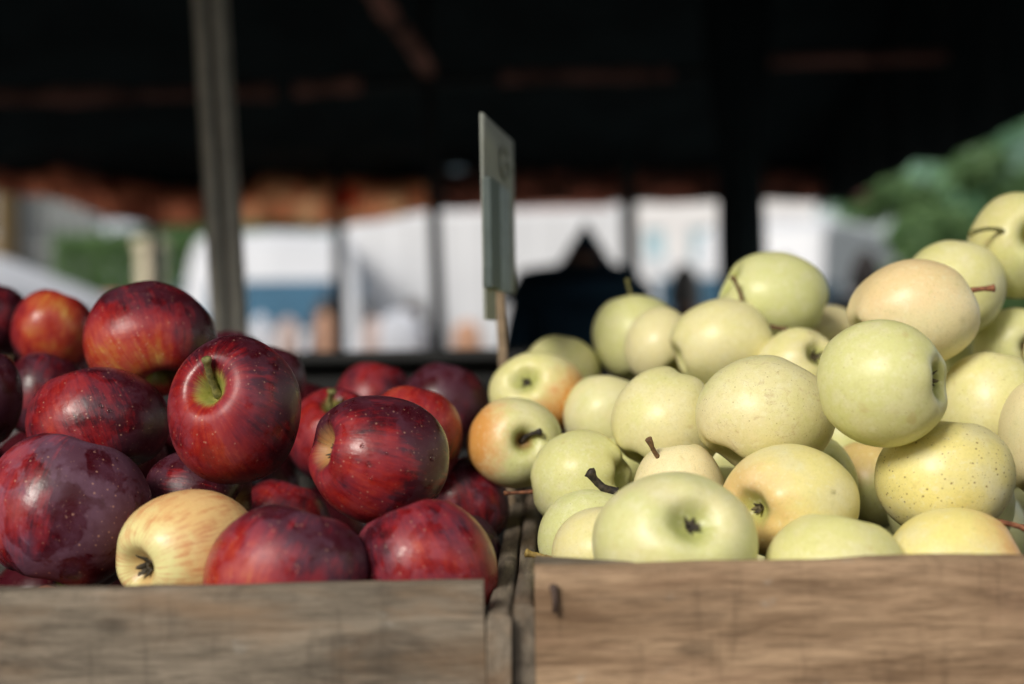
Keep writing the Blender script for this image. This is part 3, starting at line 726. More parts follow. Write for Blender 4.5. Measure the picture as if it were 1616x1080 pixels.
# ------------------------------------------------------------------ display table
def mat_cloth(name, c, rough=.9, trans=0.0, var=.35, scale=3.0, c2=None):
    t = NT(name)
    tc = t.n('ShaderNodeTexCoord').outputs['Object']
    n = t.noise(tc, scale, 5, .6, .4); f = t.sstep(n, .38, .62)
    col = t.mix(f, c2 if c2 else tuple(x * (1 - var) for x in c), c)
    wv = t.noise(tc, 260, 2, .5)
    d = t.n('ShaderNodeBsdfPrincipled'); t.l(col, d.inputs['Base Color']); d.inputs['Roughness'].default_value = rough
    d.inputs['Specular IOR Level'].default_value = 0.0 if max(c) < .02 else .15
    t.l(t.bump(wv, .3, .001), d.inputs['Normal'])
    if trans:
        tr = t.n('ShaderNodeBsdfTranslucent'); t.l(col, tr.inputs[0])
        mx = t.n('ShaderNodeMixShader'); mx.inputs[0].default_value = trans
        t.l(d.outputs[0], mx.inputs[1]); t.l(tr.outputs[0], mx.inputs[2]); t.l(mx.outputs[0], t.out.inputs[0])
    else: t.l(d.outputs[0], t.out.inputs[0])
    return t.m
tb = empty('display_table', (0, .93, 0)); tag(tb, 'wooden trestle table carrying the two fruit crates', 'table')
m = MB()
for k in range(6): m.box((-1.5, -.36 + k * .121, TZ - .033), (1.5, -.36 + k * .121 + .117, TZ - .003))
m.build('table_top', W_DARK, tb, bevel=.003)
for x in (-1.3, 1.3):
    for y in (-.3, .3): MB().box((x - .025, y - .025, .003), (x + .025, y + .025, TZ - .036)).build('leg', W_DARK, tb, bevel=.003)
    MB().box((x - .02, -.33, TZ - .10), (x + .02, .33, TZ - .036)).build('cross_rail', W_DARK, tb, bevel=.003)

# black plastic bin behind the red apples
M_BIN = simple('black_plastic', (.004, .005, .005), .6, .3, 20)
M_DARKCLOTH = mat_cloth('black_cloth', (.025, .038, .042))
bx0, bx1, by0, by1, bt = -.42, .30, 1.36, 1.80, -.008 + CAMZ
bn = empty('black_bin', ((bx0 + bx1) / 2, (by0 + by1) / 2, 0)); tag(bn, 'black plastic produce bin on legs standing behind the red apples', 'bin')
w_, d_ = (bx1 - bx0) / 2, (by1 - by0) / 2
m = MB()
for (a, b) in (((-w_, -d_), (w_, -d_ + .012)), ((-w_, d_ - .012), (w_, d_)), ((-w_, -d_ + .012), (-w_ + .012, d_ - .012)), ((w_ - .012, -d_ + .012), (w_, d_ - .012))):
    m.box((a[0], a[1], bt - .42), (b[0], b[1], bt - .012))
m.box((-w_ + .012, -d_ + .012, bt - .42), (w_ - .012, d_ - .012, bt - .40))
for k in range(12):
    x = -w_ + .04 + k * (2 * w_ - .08) / 11; m.box((x - .006, -d_ - .008, bt - .40), (x + .006, -d_ - .0005, bt - .03))
m.build('bin_body', M_BIN, bn, bevel=.003)
m = MB()
for (a, b) in (((-w_ - .02, -d_ - .02), (w_ + .02, -d_ + .014)), ((-w_ - .02, d_ - .014), (w_ + .02, d_ + .02)), ((-w_ - .02, -d_ + .0145), (-w_ + .014, d_ - .0145)), ((w_ - .014, -d_ + .0145), (w_ + .02, d_ - .0145))):
    m.box((a[0], a[1], bt - .011), (b[0], b[1], bt))
m.build('bin_rim', M_BIN, bn, bevel=.003)
for sx in (-1, 1):
    for sy in (-1, 1): MB().bar((sx * (w_ - .05), sy * (d_ - .05), .002), (sx * (w_ - .05), sy * (d_ - .05), bt - .422), .03, n=8).build('leg', M_BIN, bn)

# ------------------------------------------------------------------ price card on its stick
M_CARD = simple('dull_card', (.30, .32, .285), .75, .18, 30)
M_CLAMP = simple('grey_green_clip', (.07, .10, .095), .5, .3, 60)
M_CLAMP2 = simple('blue_grey_clip_face', (.30, .37, .42), .5, .45, 90)
M_INK = simple('faded_ink', (.245, .265, .235), .8, .3, 60)
A_, B_ = P(757, 178, .99), P(806, 224, 1.135)
sg = empty('price_sign', (P(793, 575, 1.1).x, 1.10, TZ)); tag(sg, 'price card seen almost edge on, clipped to a wooden stick between the two heaps', 'sign')
sl = Vector(sg.location)
ux = Vector((B_.x - A_.x, B_.y - A_.y, 0)); cw = ux.length; ux.normalize(); nrmv = Vector((-ux.y, ux.x, 0))
if nrmv.x > 0: nrmv = -nrmv
zt = (A_.z + B_.z) / 2; zb = P(757, 454, .99).z
def card_pt(u, v):
    bow = .0
    return A_ - Vector((0, 0, A_.z)) + ux * cw * u + nrmv * bow * -1 + Vector((0, 0, zt + (zb - zt) * v)) - sl
MB().sheet(card_pt, 10, 6).build('card', M_CARD, sg, smooth=True, solid=.0022)
MB().sheet(lambda u, v: card_pt(u * .30, 1.0) - Vector((0, 0, .0225 * v)), 3, 3).build('card_tab', M_CARD, sg, solid=.0022)
# faded digits on the card face (the face seen from the camera)
camdir = (Vector((0, 0, CAMZ)) - (A_ + B_) / 2)
fn = nrmv if nrmv.dot(camdir) > 0 else -nrmv
def ink(strokes, nm='faded_price'):
    m = MB()
    for (u0, v0, u1, v1, w) in strokes:
        p0, p1 = card_pt(u0, v0), card_pt(u1, v1); d = (p1 - p0).normalized(); s_ = fn.cross(d) * w / 2; o_ = fn * .0035
        i = len(m.v); m.v += [p0 - s_ + o_, p0 + s_ + o_, p1 + s_ + o_, p1 - s_ + o_]; m.f.append([i, i + 1, i + 2, i + 3])
    m.build(nm, M_INK, sg, solid=.0006)
arc = [(.62 + .16 * math.cos(a), .20 + .09 * math.sin(a)) for a in [math.radians(x) for x in range(-50, -321, -30)]]
ink([(*arc[i], *arc[i + 1], .004) for i in range(len(arc) - 1)] + [(.78, .26, .78, .20, .004), (.78, .20, .66, .20, .004)])
# clip: dark body with a lighter face strip
def clip_u(u0, u1, y0, y1, off, th, mat, nm):
    z1 = P(767, y0, 1.01).z; z0 = P(767, y1, 1.01).z; m = MB()
    for z in (z0, z1):
        for uu, k in ((u0, off), (u1, off), (u1, off + th), (u0, off + th)):
            q = card_pt(uu, 0) + fn * k; m.v.append(Vector((q.x, q.y, z - sl.z)))
    m.f = [[3, 2, 1, 0], [4, 5, 6, 7], [0, 1, 5, 4], [1, 2, 6, 5], [2, 3, 7, 6], [3, 0, 4, 7]]
    return m.build(nm, mat, sg, bevel=.001)
clip_u(-.04, .24, 286, 457, .002, .006, M_CLAMP, 'clip')
clip_u(.242, .66, 284, 459, .002, .004, M_CLAMP2, 'clip_face')
b0 = P(797, 640, 1.10) - sl; b1 = P(788, 452, 1.10) - sl
MB().bar(b0 - (b1 - b0) * 1.2, b1, .0150, .007).build('stick', W_STICK, sg, bevel=.0008)

# ------------------------------------------------------------------ canopy
M_ROOF = mat_cloth('dark_canopy', (.030, .048, .052), .95)
M_ALU = simple('aluminium_pale', (.60, .58, .50), .45, .25, 25, metal=.3)
M_ALUD = simple('aluminium_groove', (.17, .17, .16), .6, .3, 25)
M_FRAME = simple('dark_frame', (.016, .020, .021), .5, .3, 10)
M_TEAL = simple('dark_teal_paint', (.03, .055, .055), .5, .2, 10)
def M_VAL(name, a, b, tr): return mat_cloth(name, a, .9, tr, c2=b, scale=7.0)
V_BROWN = M_VAL('brown_valance', (.95, .54, .38), (.52, .27, .20), .8)
V_ORANGE = M_VAL('orange_valance', (1.0, .74, .52), (1.0, .56, .37), .93)  # brightness of the backlit glow put into the colour
V_DIM = M_VAL('dim_valance', (.70, .38, .29), (.28, .17, .14), .6)
V_HOT = M_VAL('hot_orange_patch', (1.0, .30, .12), (.95, .26, .12), .8)
V_FAINT = M_VAL('faint_rust_wrap', (.60, .29, .23), (.20, .11, .09), .1)
M_RUST = simple('rust_fabric_wrap', (.85, .40, .30), .85, .75, 5)
cn = empty('market_canopy', (-1.2, 3.7, 0)); tag(cn, 'dark market canopy with rust orange valance spanning the stall overhead', 'canopy')
cl_ = Vector(cn.location)
YF, YB = .25, 7.5; XL, XR = -4.2, 1.62
ZE = CAMZ + .92          # eave height
def roof(u, v):
    x = XL - .06 + (XR - XL + .16) * u; y = YF + (YB - YF) * v
    r = 1 - abs(v * 2 - 1)
    return Vector((x, y, ZE + .85 * r - .05 * math.sin(PI * ((u * 3) % 1)))) - cl_
MB().sheet(roof, 24, 16).build('roof_cloth', M_ROOF, cn, smooth=True, solid=.004)
# right gable infill + hanging side cloth
m = MB()
def gable(x):
    def f(u, v):
        y = YF + (YB - YF) * u; top = ZE + .85 * (1 - abs(u * 2 - 1)) + .03
        bot = (CAMZ + .665 if x > 0 else .12) + .02 * math.sin(u * 26) + .012 * math.sin(u * 61)
        return Vector((x + .02 * math.sin(u * 90 + v), y, top + (bot - top) * v)) - cl_
    return f
MB().sheet(gable(XR), 90, 6).build('side_cloth', M_ROOF, cn, smooth=True, solid=.003)
MB().sheet(gable(XL), 90, 6).build('side_cloth', M_ROOF, cn, smooth=True, solid=.003)  # unseen left cloth, dropped near the ground to keep side light out
# rear valance: backlit glow and shade put into the colour of each piece, hems at measured heights (pixel x -> hem y, top y)
hem = [(-400, 290), (-120, 300), (0, 306), (60, 310), (110, 322), (150, 338), (190, 348), (235, 355), (300, 352), (380, 352), (450, 350), (500, 354), (540, 362), (570, 352), (640, 340), (690, 334), (760, 328), (850, 324), (1000, 322), (1200, 319), (1360, 318), (1500, 318)]
def lerp(tab, x):
    for (a, b), (c, d) in zip(tab, tab[1:]):
        if x <= c: return b + (d - b) * max(0, (x - a)) / (c - a)
    return tab[-1][1]
def valance(px0, px1, toppx, mat, nm='valance', dy=0.0, label=None):
    def f(u, v):
        px = px0 + (px1 - px0) * u
        h = P(px, lerp(hem, px), YB - .1); t = P(px, toppx(px), YB - .1)
        z = t.z + (h.z - t.z) * v
        x = h.x
        return Vector((x, YB - .1 + dy + (.03 + .02 * v) * math.sin(x * 17 + .6 * math.sin(x * 5)) + .015 * math.sin(x * 41), z)) - cl_
    o = MB().sheet(f, max(12, int(abs(px1 - px0) / 6)), 6).build(nm, mat, cn, smooth=True, solid=.002)
    if label: o['label'] = label
    return o
valance(-420, 375, lambda x: lerp([(-420, 245), (0, 258), (110, 268), (240, 292), (375, 305)], x), V_BROWN, label='brown rust stretch of the valance at the left')
valance(375.5, 675, lambda x: lerp([(375, 290), (420, 278), (560, 282), (675, 288)], x), V_ORANGE, label='bright orange stretch of the valance behind the near pole')
valance(676, 1372, lambda x: lerp([(676, 284), (760, 268), (1372, 270)], x), V_DIM, label='dim brown stretch of the valance at the right')
# dark upper band of the rear wall between the coloured cloth and the eave
def band(u, v):
    px = -420 + (1800) * u
    b = P(px, lerp([(-420, 262), (0, 278), (110, 290), (240, 316), (375, 320), (420, 302), (560, 308), (675, 308), (760, 292), (1380, 294)], px), YB - .06)
    return Vector((b.x, YB - .02 + .005 * math.sin(b.x * 15), b.z + (ZE - .01 - b.z) * v)) - cl_
MB().sheet(band, 140, 3).build('dark_band', M_ROOF, cn, smooth=True, solid=.002)
pc = P(541, 312, YB - .16) - cl_
m = MB(); m.lathe([(.001, -.05), (.05, -.04), (.075, 0), (.05, .04), (.001, .05)], (0, 0, 0), 16)
m.v = [Vector((v.x * 1.1, v.y * .12, v.z * 1.1)) + pc for v in m.v]
m.build('orange_knot', V_HOT, cn, smooth=True)['label'] = 'bright orange bunched knot on the valance'
# frame bars wrapped in rust cloth
def wrapbar(a, b, w, nm='cross_bar', mat=M_RUST):
    m = MB(); n = 24; a = a - cl_; b = b - cl_
    vs, fs = tube([a + (b - a) * i / n for i in range(n + 1)], [w * (1 + .25 * noise.noise(Vector((i * .9, w * 50, 0)))) for i in range(n + 1)], 8)
    return link(nm, mesh_from(nm, vs, fs), mat, cn)
wrapbar(P(-200, 158, 5.2), P(200, 150, 5.2), .030, mat=V_FAINT); wrapbar(P(200, 151, 5.2), P(380, 146, 5.2), .02, mat=V_FAINT)
wrapbar(P(382, 146, 5.2), P(432, 145, 5.2), .030); wrapbar(P(432, 145, 5.2), P(466, 143, 5.2), .014, mat=M_FRAME)
wrapbar(P(466, 142, 5.2), P(568, 134, 5.2), .028); wrapbar(P(568, 134, 5.2), P(790, 124, 5.2), .020, mat=M_FRAME)
wrapbar(P(790, 122, 5.2), P(1060, 118, 5.2), .026, mat=V_FAINT); wrapbar(P(1060, 118, 5.2), P(1190, 104, 5.2), .018, mat=M_FRAME)
wrapbar(P(1190, 98, 5.2), P(1560, 88, 5.2), .022, mat=V_FAINT)
wrapbar(P(560, -60, 3.6), P(618, 32, 3.9), .028, 'rafter'); wrapbar(P(618, 34, 3.9), P(634, 46, 3.95), .014, 'rafter', M_FRAME)
wrapbar(P(634, 48, 4.0), P(676, 112, 4.3), .024, 'rafter')
# legs
def leg(px_t, py_t, px_b, py_b, D, w, mat, nm='leg'):
    t, b = P(px_t, py_t, D), P(px_b, py_b, D); d = (t - b)
    lo = b + d * ((0.002 - b.z) / d.z); hi = b + d * ((min(ZE + (.85 * (1 - abs((D - YF) / (YB - YF) * 2 - 1))), 9) - .03 - b.z) / d.z)
    return MB().bar(lo - cl_, hi - cl_, w).build(nm, mat, cn, bevel=w * .15)
leg(681, 250, 694, 548, 4.6, .040, M_FRAME)
leg(534, 340, 538, 540, YB - .3, .055, M_FRAME)
leg(992, 330, 996, 480, YB - .3, .075, M_TEAL)
leg(240, 300, 243, 400, YB + .0, .05, M_FRAME)
# the near grooved leg
t_, b_ = P(332, 0, 1.80), P(364, 525, 1.80); d = t_ - b_
lo = b_ + d * ((.002 - b_.z) / d.z); hi = b_ + d * ((ZE + .30 - b_.z) / d.z)
u = Vector((1, 0, 0))
nl = MB().bar(lo - cl_, hi - cl_, .021, .021).build('near_leg', M_ALUD, cn, bevel=.003)
nl['label'] = 'pale grooved metal leg of the canopy standing behind the red apples'
for s in (-1, 1):
    o_ = u * s * .0100 + Vector((0, -.012, 0))
    MB().bar(lo - cl_ + o_, hi - cl_ + o_, .0082, .012, n=8).build('leg_rail', M_ALU, nl)
    o_ = u * s * .0128 + Vector((0, -.002, 0))
    MB().bar(lo - cl_ + o_, hi - cl_ + o_, .004, .021).build('leg_flange', M_ALU, nl)
# gathered dark curtain round a leg
cu = empty('gathered_curtain', P(1178, 500, 5.0)); cu.location.z = .003
tag(cu, 'tall black curtain gathered round its pole right of the hooded person', 'curtain')
c0 = Vector(cu.location)
zt_ = ZE + .35
def cur(u, v):
    a = 2 * PI * u; z = .02 + (zt_ - .02) * v
    r = .080 * (1 + .22 * noise.noise(Vector((v * 6, 0, 3)))) * (1 + .10 * math.sin(a * 9 + v * 3)) * (1 + .10 * math.sin(v * 7 + 1)) + .10 * max(0, v - .72) + .05 * max(0, .3 - v)
    return Vector((r * math.cos(a) - .02 * v, r * math.sin(a), z))
MB().sheet(cur, 72, 30).build('curtain_cloth', M_DARKCLOTH, cu, smooth=True)
MB().bar((0, 0, .0), (-.02, 0, zt_ + .03), .035, n=8).build('pole', M_FRAME, cu)
MB().lathe([(.10, -.012), (.112, -.006), (.112, .006), (.10, .012)], (0, 0, .8), 20).build('tie_band', M_FRAME, cu, smooth=True)

# ------------------------------------------------------------------ people
M_SKIN = simple('skin', (.50, .29, .20), .55, .1, 20)
def clothm(n, c): return mat_cloth(n, c, .9, var=.2)
def skin_mesh(name, joints, edges, mat, parent, lvl=2, root=0):
    me = bpy.data.meshes.new(name); me.from_pydata([j[0] for j in joints], edges, []); me.update()
    o = link(name, me, mat, parent)
    bm_ = bmesh.new(); bm_.from_mesh(me); ly = bm_.verts.layers.skin.verify()
    bm_.verts.ensure_lookup_table()
    for i, j in enumerate(joints):
        r = j[1]; bm_.verts[i][ly].radius = r if hasattr(r, '__len__') else (r, r); bm_.verts[i][ly].use_root = (i == root)
    bm_.to_mesh(me); bm_.free()
    m1 = o.modifiers.new('skin', 'SKIN'); m1.use_smooth_shade = True
    m2 = o.modifiers.new('sub', 'SUBSURF'); m2.levels = lvl; m2.render_levels = lvl
    return o
def person(loc, rz, h, label, coat, trousers, hair, hood=False, lean=0.0, arms='down', group=None, bow=0.0):
    root = empty('person', (loc[0], loc[1], .003), rz); tag(root, label, 'person', group)
    k = h / 1.75
    def V(x, y, z):
        b = bow * max(0, min(1, (z - 1.42) / .3))
        return Vector((x * k, (y + lean * max(0, z - .95) - b * .9) * k, (z - b) * k))
    J = [(V(0, 0, .98), (.13 * k, .10 * k)), (V(0, .01, 1.15), (.12 * k, .095 * k)), (V(0, .0, 1.33), (.15 * k, .10 * k)), (V(0, 0, 1.44), (.10 * k, .08 * k)), (V(0, -.01, 1.51), .052 * k),
         (V(0, -.015, 1.60), (.070 * k, .085 * k)), (V(0, -.01, 1.68), (.072 * k, .088 * k)), (V(0, 0, 1.735), .045 * k)]
    E = [(i, i + 1) for i in range(7)]
    # nose and ears
    J += [(V(0, -.085, 1.61), .014 * k), (V(0, -.115, 1.60), .010 * k)]; E += [(5, 8), (8, 9)]
    for s in (-1, 1): J.append((V(s * .082, .0, 1.615), .014 * k)); E.append((5, len(J) - 1))
    hands = []
    for s in (-1, 1):
        i = len(J)
        if arms == 'fwd': a = [V(s * .17, 0, 1.42), V(s * .22, -.05, 1.16), V(s * .15, -.27, 1.10), V(s * .13, -.34, 1.10)]
        else: a = [V(s * .17, 0, 1.42), V(s * .23, .02, 1.14), V(s * .24, -.05, .90), V(s * .24, -.08, .83)]
        for p, r in zip(a, (.058, .045, .030, .034)): J.append((p, r * k))
        E += [(3, i), (i, i + 1), (i + 1, i + 2), (i + 2, i + 3)]; d = (a[3] - a[2]).normalized()
        for q in range(4):
            f0 = a[3] + Vector(((q - 1.5) * .018 * k, 0, 0)) if arms != 'down' else a[3] + Vector((0, (q - 1.5) * .018 * k, 0))
            L_ = (.07, .08, .075, .06)[q] * k
            J += [(f0 + d * .03 * k, .010 * k), (f0 + d * L_ + Vector((0, 0, -.01 * k)), .008 * k)]; n = len(J); E += [(i + 3, n - 2), (n - 2, n - 1)]
        th = a[3] + Vector((-s * .03, -.03, 0)) * k
        J.append((th + d * .02 * k, .010 * k)); E.append((i + 3, len(J) - 1))
        hands.append(a)
        i = len(J)
        for p, r in ((V(s * .09, 0, .90), .085), (V(s * .10, -.01, .50), .055), (V(s * .10, .02, .10), .038), (V(s * .11, -.12, .035), .035)): J.append((p, r * k))
        E += [(0, i), (i, i + 1), (i + 1, i + 2), (i + 2, i + 3)]
    body = skin_mesh('body', J, E, M_SKIN, root)
    # face: eyes and mouth
    eye = MB()
    for s in (-1, 1): eye.lathe([(.001, .009 * k), (.009 * k, .004 * k), (.011 * k, 0), (.009 * k, -.004 * k), (.001, -.009 * k)], V(s * .030, -.098, 1.64), 10)
    eye.build('eyes', simple('eye', (.03, .025, .02), .2, .1), root, smooth=True)
    # jacket
    K = [(V(0, 0, .90), (.175 * k, .135 * k)), (V(0, .01, 1.12), (.165 * k, .125 * k)), (V(0, 0, 1.33), (.185 * k, .13 * k)), (V(0, 0, 1.44), (.13 * k, .10 * k)), (V(0, 0, 1.49), (.085 * k, .075 * k))]
    G = [(i, i + 1) for i in range(4)]
    for s, a in zip((-1, 1), hands):
        i = len(K)
        for p, r in zip(a[:3], (.080, .065, .050)): K.append((p, r * k))
        G += [(3, i), (i, i + 1), (i + 1, i + 2)]
    jk = skin_mesh('jacket', K, G, coat, root)
    # trousers
    T = [(V(0, 0, .98), (.155 * k, .12 * k))]; H = []
    for s in (-1, 1):
        i = len(T)
        for p, r in ((V(s * .09, 0, .88), .10), (V(s * .10, -.01, .50), .075), (V(s * .10, .02, .13), .062)): T.append((p, r * k))
        H += [(0, i), (i, i + 1), (i + 1, i + 2)]
    skin_mesh('trousers', T, H, trousers, root)
    sh = MB()
    for s in (-1, 1): sh.box((-.048 * k + s * .105 * k, -.17 * k, 0), (.048 * k + s * .105 * k, .075 * k, .075 * k))
    sh.build('shoes', M_FRAME, root, bevel=.02, seg=3)
    if hood:
        def hd(u, v):
            a = 2 * PI * u; q = v
            r = (.150 * max(0.0, 1 - q ** 2.6) ** .65 + .13 * max(0.0, 1 - q / .55) + .004) * math.sqrt(max(0.0, 1 - max(0, q - .35) ** 2 / .4225)) * k
            open_ = .35 * max(0, math.cos(a + PI / 2)) * (1 if .25 < q < .8 else .3)
            return V(r / k * math.cos(a), r / k * math.sin(a) * (1 - open_) + .02 - .01 * q, 1.37 + .50 * q)
        MB().sheet(hd, 28, 14).build('hood', coat, root, smooth=True, solid=.006)
    else:
        def hr(u, v):
            a = 2 * PI * u; q = v
            r = .098 * math.cos(q * PI / 2) ** .5 if q < 1 else 0.001
            front = max(0, -math.sin(a))
            return V(r * math.cos(a), r * math.sin(a) * 1.18 + .012, 1.53 + .14 * front + (.235 - .14 * front) * q)
        MB().sheet(hr, 20, 8).build('hair', hair, root, smooth=True, solid=.008)
    return root
NAVY = clothm('navy_cloth', (.018, .05, .085)); BLK = clothm('black_wool', (.008, .009, .011)); JEAN = clothm('denim', (.03, .05, .09))
GREYC = clothm('grey_cloth', (.10, .10, .11)); HB = simple('dark_hair', (.03, .02, .015), .6, .3, 40); HG = simple('grey_hair', (.22, .21, .20), .6, .3, 40)
WINE = clothm('wine_cloth', (.16, .03, .035)); TAN = clothm('peach_cloth', (.62, .36, .24))
def at(px, D): return (P(px, 540, D).x, D)
person(at(912, 5.0), 2.9, 1.74, 'person in a dark navy jacket with the pointed hood up, dark against the white truck', NAVY, BLK, HB, hood=True, bow=.21, group='shoppers in the background')
person(at(1082, 7.0), 2.9, 1.58, 'person in black with grey hair, low dark shape right of the teal post', BLK, BLK, HG, group='shoppers in the background')
person(at(1240, 10.5), 3.4, 1.80, 'person whose small dark head shows against the white van at the right', GREYC, BLK, HB, group='shoppers in the background')
person(at(1368, 8.2), 2.7, 1.70, 'person in dark clothes before the green trees at the right', BLK, JEAN, HB, group='shoppers in the background')
person(at(516, 11.0), 2.2, 1.58, 'person in navy at the foot of the thin dark post by the blue windscreen', NAVY, JEAN, HB, group='shoppers in the background')
person(at(140, 12.0), 3.8, 1.72, 'person in a wine red coat before the pale buildings at the left', WINE, JEAN, HB, group='shoppers in the background')
person(at(655, 13.5), -1.0, 1.62, 'person in grey beside the white truck, left of the thin middle pole', GREYC, JEAN, HB, group='shoppers in the background')

# ------------------------------------------------------------------ vans, truck
M_WHITE = simple('white_paint', (.58, .60, .64), .35, .05, 2)
M_GLASS = simple('windscreen_glass', (.05, .125, .20), .4, .3, 2, Specular_IOR_Level=.15)
M_TYRE = simple('tyre', (.02, .02, .02), .85, .2, 30); M_RIM = simple('rim', (.35, .36, .38), .35, .2, 20, metal=.8)
M_PLASTIC = simple('grey_plastic', (.06, .06, .065), .6, .2, 20); M_LAMP = simple('headlight_glass', (.6, .62, .65), .15, .2, 20)
M_CHASSIS = simple('chassis', (.03, .03, .03), .7, .3, 10)
M_VANW = simple('van_paint', (.52, .54, .58), .45, .05, 2)
def wheel(root, x, y, r, w):
    m = MB(); m.lathe([(r * .62, -w / 2), (r * .93, -w / 2), (r, -w * .35), (r, w * .35), (r * .93, w / 2), (r * .62, w / 2)], (0, 0, 0), 28)
    R = Matrix.Rotation(PI / 2, 3, 'Y')
    m.v = [R @ v + Vector((x, y, r + .002)) for v in m.v]; t = m.build('wheel', M_TYRE, root, smooth=True)
    m = MB(); m.lathe([(.01, w * .30), (r * .25, w * .36), (r * .5, w * .28), (r * .63, w * .42), (r * .63, -w * .42), (.01, -w * .3)], (0, 0, 0), 20)
    m.v = [R @ v + Vector((x, y, r + .002)) for v in m.v]; m.build('rim', M_RIM, t, smooth=True)
def van(loc, rz, label, W=2.0, H=2.62, L=5.4, group='parked white vans'):
    """front faces local -Y"""
    root = empty('delivery_van', (*loc, 0), rz); tag(root, label, 'van', group)
    w = W / 2
    # side profile (y, z) from the front bumper up over the windscreen and the roof
    prof = [(-L / 2, .38), (-L / 2 - .05, .75), (-L / 2 + .02, 1.02), (-L / 2 + .55, 1.30), (-L / 2 + 1.12, 2.02), (-L / 2 + 1.42, H - .18), (-L / 2 + 1.9, H), (L / 2 - .1, H), (L / 2, H - .12), (L / 2, .40)]
    n = len(prof); m = MB(); cols = [(-1, .0), (-.96, .0), (-.80, 1), (0, 1.25), (.80, 1), (.96, 0), (1, 0)]
    xs = [-1.0, -.97, -.85, 0, .85, .97, 1.0]; dz = [-.10, -.035, .0, .03, .0, -.035, -.10]
    for i, x in enumerate(xs):
        for (y, z) in prof:
            kk = max(0, (z - 1.25) / (H - 1.25))
            tuck = 1 - .07 * kk
            m.v.append(Vector((x * w * tuck, y + (.10 * abs(x) ** 3 if y < 0 else 0), z + (dz[i] * 1.2 if z > H - .2 else 0))))
    for i in range(len(xs) - 1):
        for j in range(n - 1): m.f.append([i * n + j, (i + 1) * n + j, (i + 1) * n + j + 1, i * n + j + 1])
        m.f.append([i * n + n - 1, (i + 1) * n + n - 1, (i + 1) * n, i * n])
    m.f.append([j for j in range(n)]); m.f.append([(len(xs) - 1) * n + j for j in range(n)][::-1])
    m.build('body', M_VANW, root, bevel=.05, seg=3)
    f = -L / 2
    def quadpanel(nm, pts, mat, par=root, th=.02):
        mm = MB(); mm.v = [Vector(p) for p in pts]; mm.f = [[0, 1, 2, 3]]; return mm.build(nm, mat, par, solid=th)
    # windscreen just proud of the sloping front
    def sl(z): 
        for (a, b), (c, d) in zip(prof, prof[1:]):
            if b <= z <= d: return a + (c - a) * (z - b) / (d - b)
    ws = MB()
    def wf(u, v):
        x = -1 + 2 * u; z = 1.42 + (1.98 - 1.42) * v; kk = max(0, (z - 1.25) / (H - 1.25))
        return (x * w * .72 * (1 - .07 * kk), sl(z) + .10 * abs(x * .86) ** 3 - .035, z)
    ws.sheet(wf, 12, 4); ws.build('windscreen', M_GLASS, root, smooth=True, solid=.012)
    for s in (-1, 1):
        mm = MB(); mm.box((s * w - .015 if s > 0 else -w - .02, f + 1.05, 1.35), (s * w + .02 if s > 0 else -w + .015, f + 2.0, 2.0)); mm.build('side_window', M_GLASS, root, bevel=.01)
        mm = MB(); mm.box((s * (w + .07) - .07, f + .95, 1.35), (s * (w + .07) + .07, f + 1.08, 1.72)); mm.build('mirror', M_PLASTIC, root, bevel=.03)
        mm = MB(); mm.box((s * w * .74 - .16, f - .03, .82), (s * w * .74 + .16, f + .10, 1.04)); mm.build('headlight', M_LAMP, root, bevel=.03)
        for y in (f + .85, L / 2 - .95): wheel(root, s * (w - .13), y, .34, .24)
    MB().box((-w * .5, f - .06, .72), (w * .5, f + .06, .98)).build('grille', M_PLASTIC, root, bevel=.02)
    MB().box((-w * .98, f - .10, .36), (w * .98, f + .12, .66)).build('bumper', M_PLASTIC, root, bevel=.04, seg=3)
    MB().box((-.26, f - .115, .45), (.26, f - .102, .56)).build('number_plate', M_WHITE, root)
    return root
# white van facing the market: windscreen spans photo px 270..475
v1 = P(385, 540, 15.6)
van((v1.x, 15.6 + 2.5), .10, 'white van with a blue windscreen seen behind the near pole', W=2.05, H=2.58)
v3 = P(1300, 540, 20)
van((v3.x, 22.5), -.5, 'white van parked at the right beyond the black curtain', W=2.1, H=3.0, L=5.6)
# box truck standing side on
def box_truck(loc, rz, label, L=5.0, H=3.0):
    root = empty('box_truck', (*loc, 0), rz); tag(root, label, 'truck')
    MB().box((-L / 2, -1.05, .95), (L / 2, 1.05, H)).build('cargo_box', M_WHITE, root, bevel=.06, seg=3)
    m = MB()
    for k in range(1, 8): m.box((-L / 2 + k * L / 8 - .012, -1.062, 1.0), (-L / 2 + k * L / 8 + .012, -1.051, H - .08))
    m.build('panel_seams', simple('grey_seam', (.45, .47, .5), .5, .1), root)
    MB().box((-L / 2 + .1, -1.0, .75), (L / 2 + .1, 1.0, .94)).build('chassis', M_CHASSIS, root)
    # cab
    m = MB(); x0 = L / 2 + .12
    pf = [(x0, .5), (x0 + 1.75, .5), (x0 + 1.85, 1.0), (x0 + 1.55, 1.35), (x0 + 1.1, 2.2), (x0, 2.35)]
    for y in (-.98, .98):
        for (x, z) in pf: m.v.append(Vector((x, y, z)))
    n = len(pf)
    for j in range(n): m.f.append([j, (j + 1) % n, n + (j + 1) % n, n + j])
    m.f.append([j for j in range(n)][::-1]); m.f.append([n + j for j in range(n)])
    cab = m.build('cab', M_WHITE, root, bevel=.06, seg=3)
    MB().box((x0 + .25, -1.0, 1.4), (x0 + 1.15, -.975, 2.05)).build('door_window', M_GLASS, cab)
    for y in (-.85, .85):
        for x in (-L / 2 + 1.0, x0 + 1.0):
            m = MB(); m.lathe([(.01, -.12), (.40, -.12), (.42, 0), (.40, .12), (.01, .12)], (0, 0, 0), 28)
            R = Matrix.Rotation(PI / 2, 3, 'X'); m.v = [R @ v + Vector((x, y, .422)) for v in m.v]; m.build('wheel', M_TYRE, root, smooth=True)
    return root
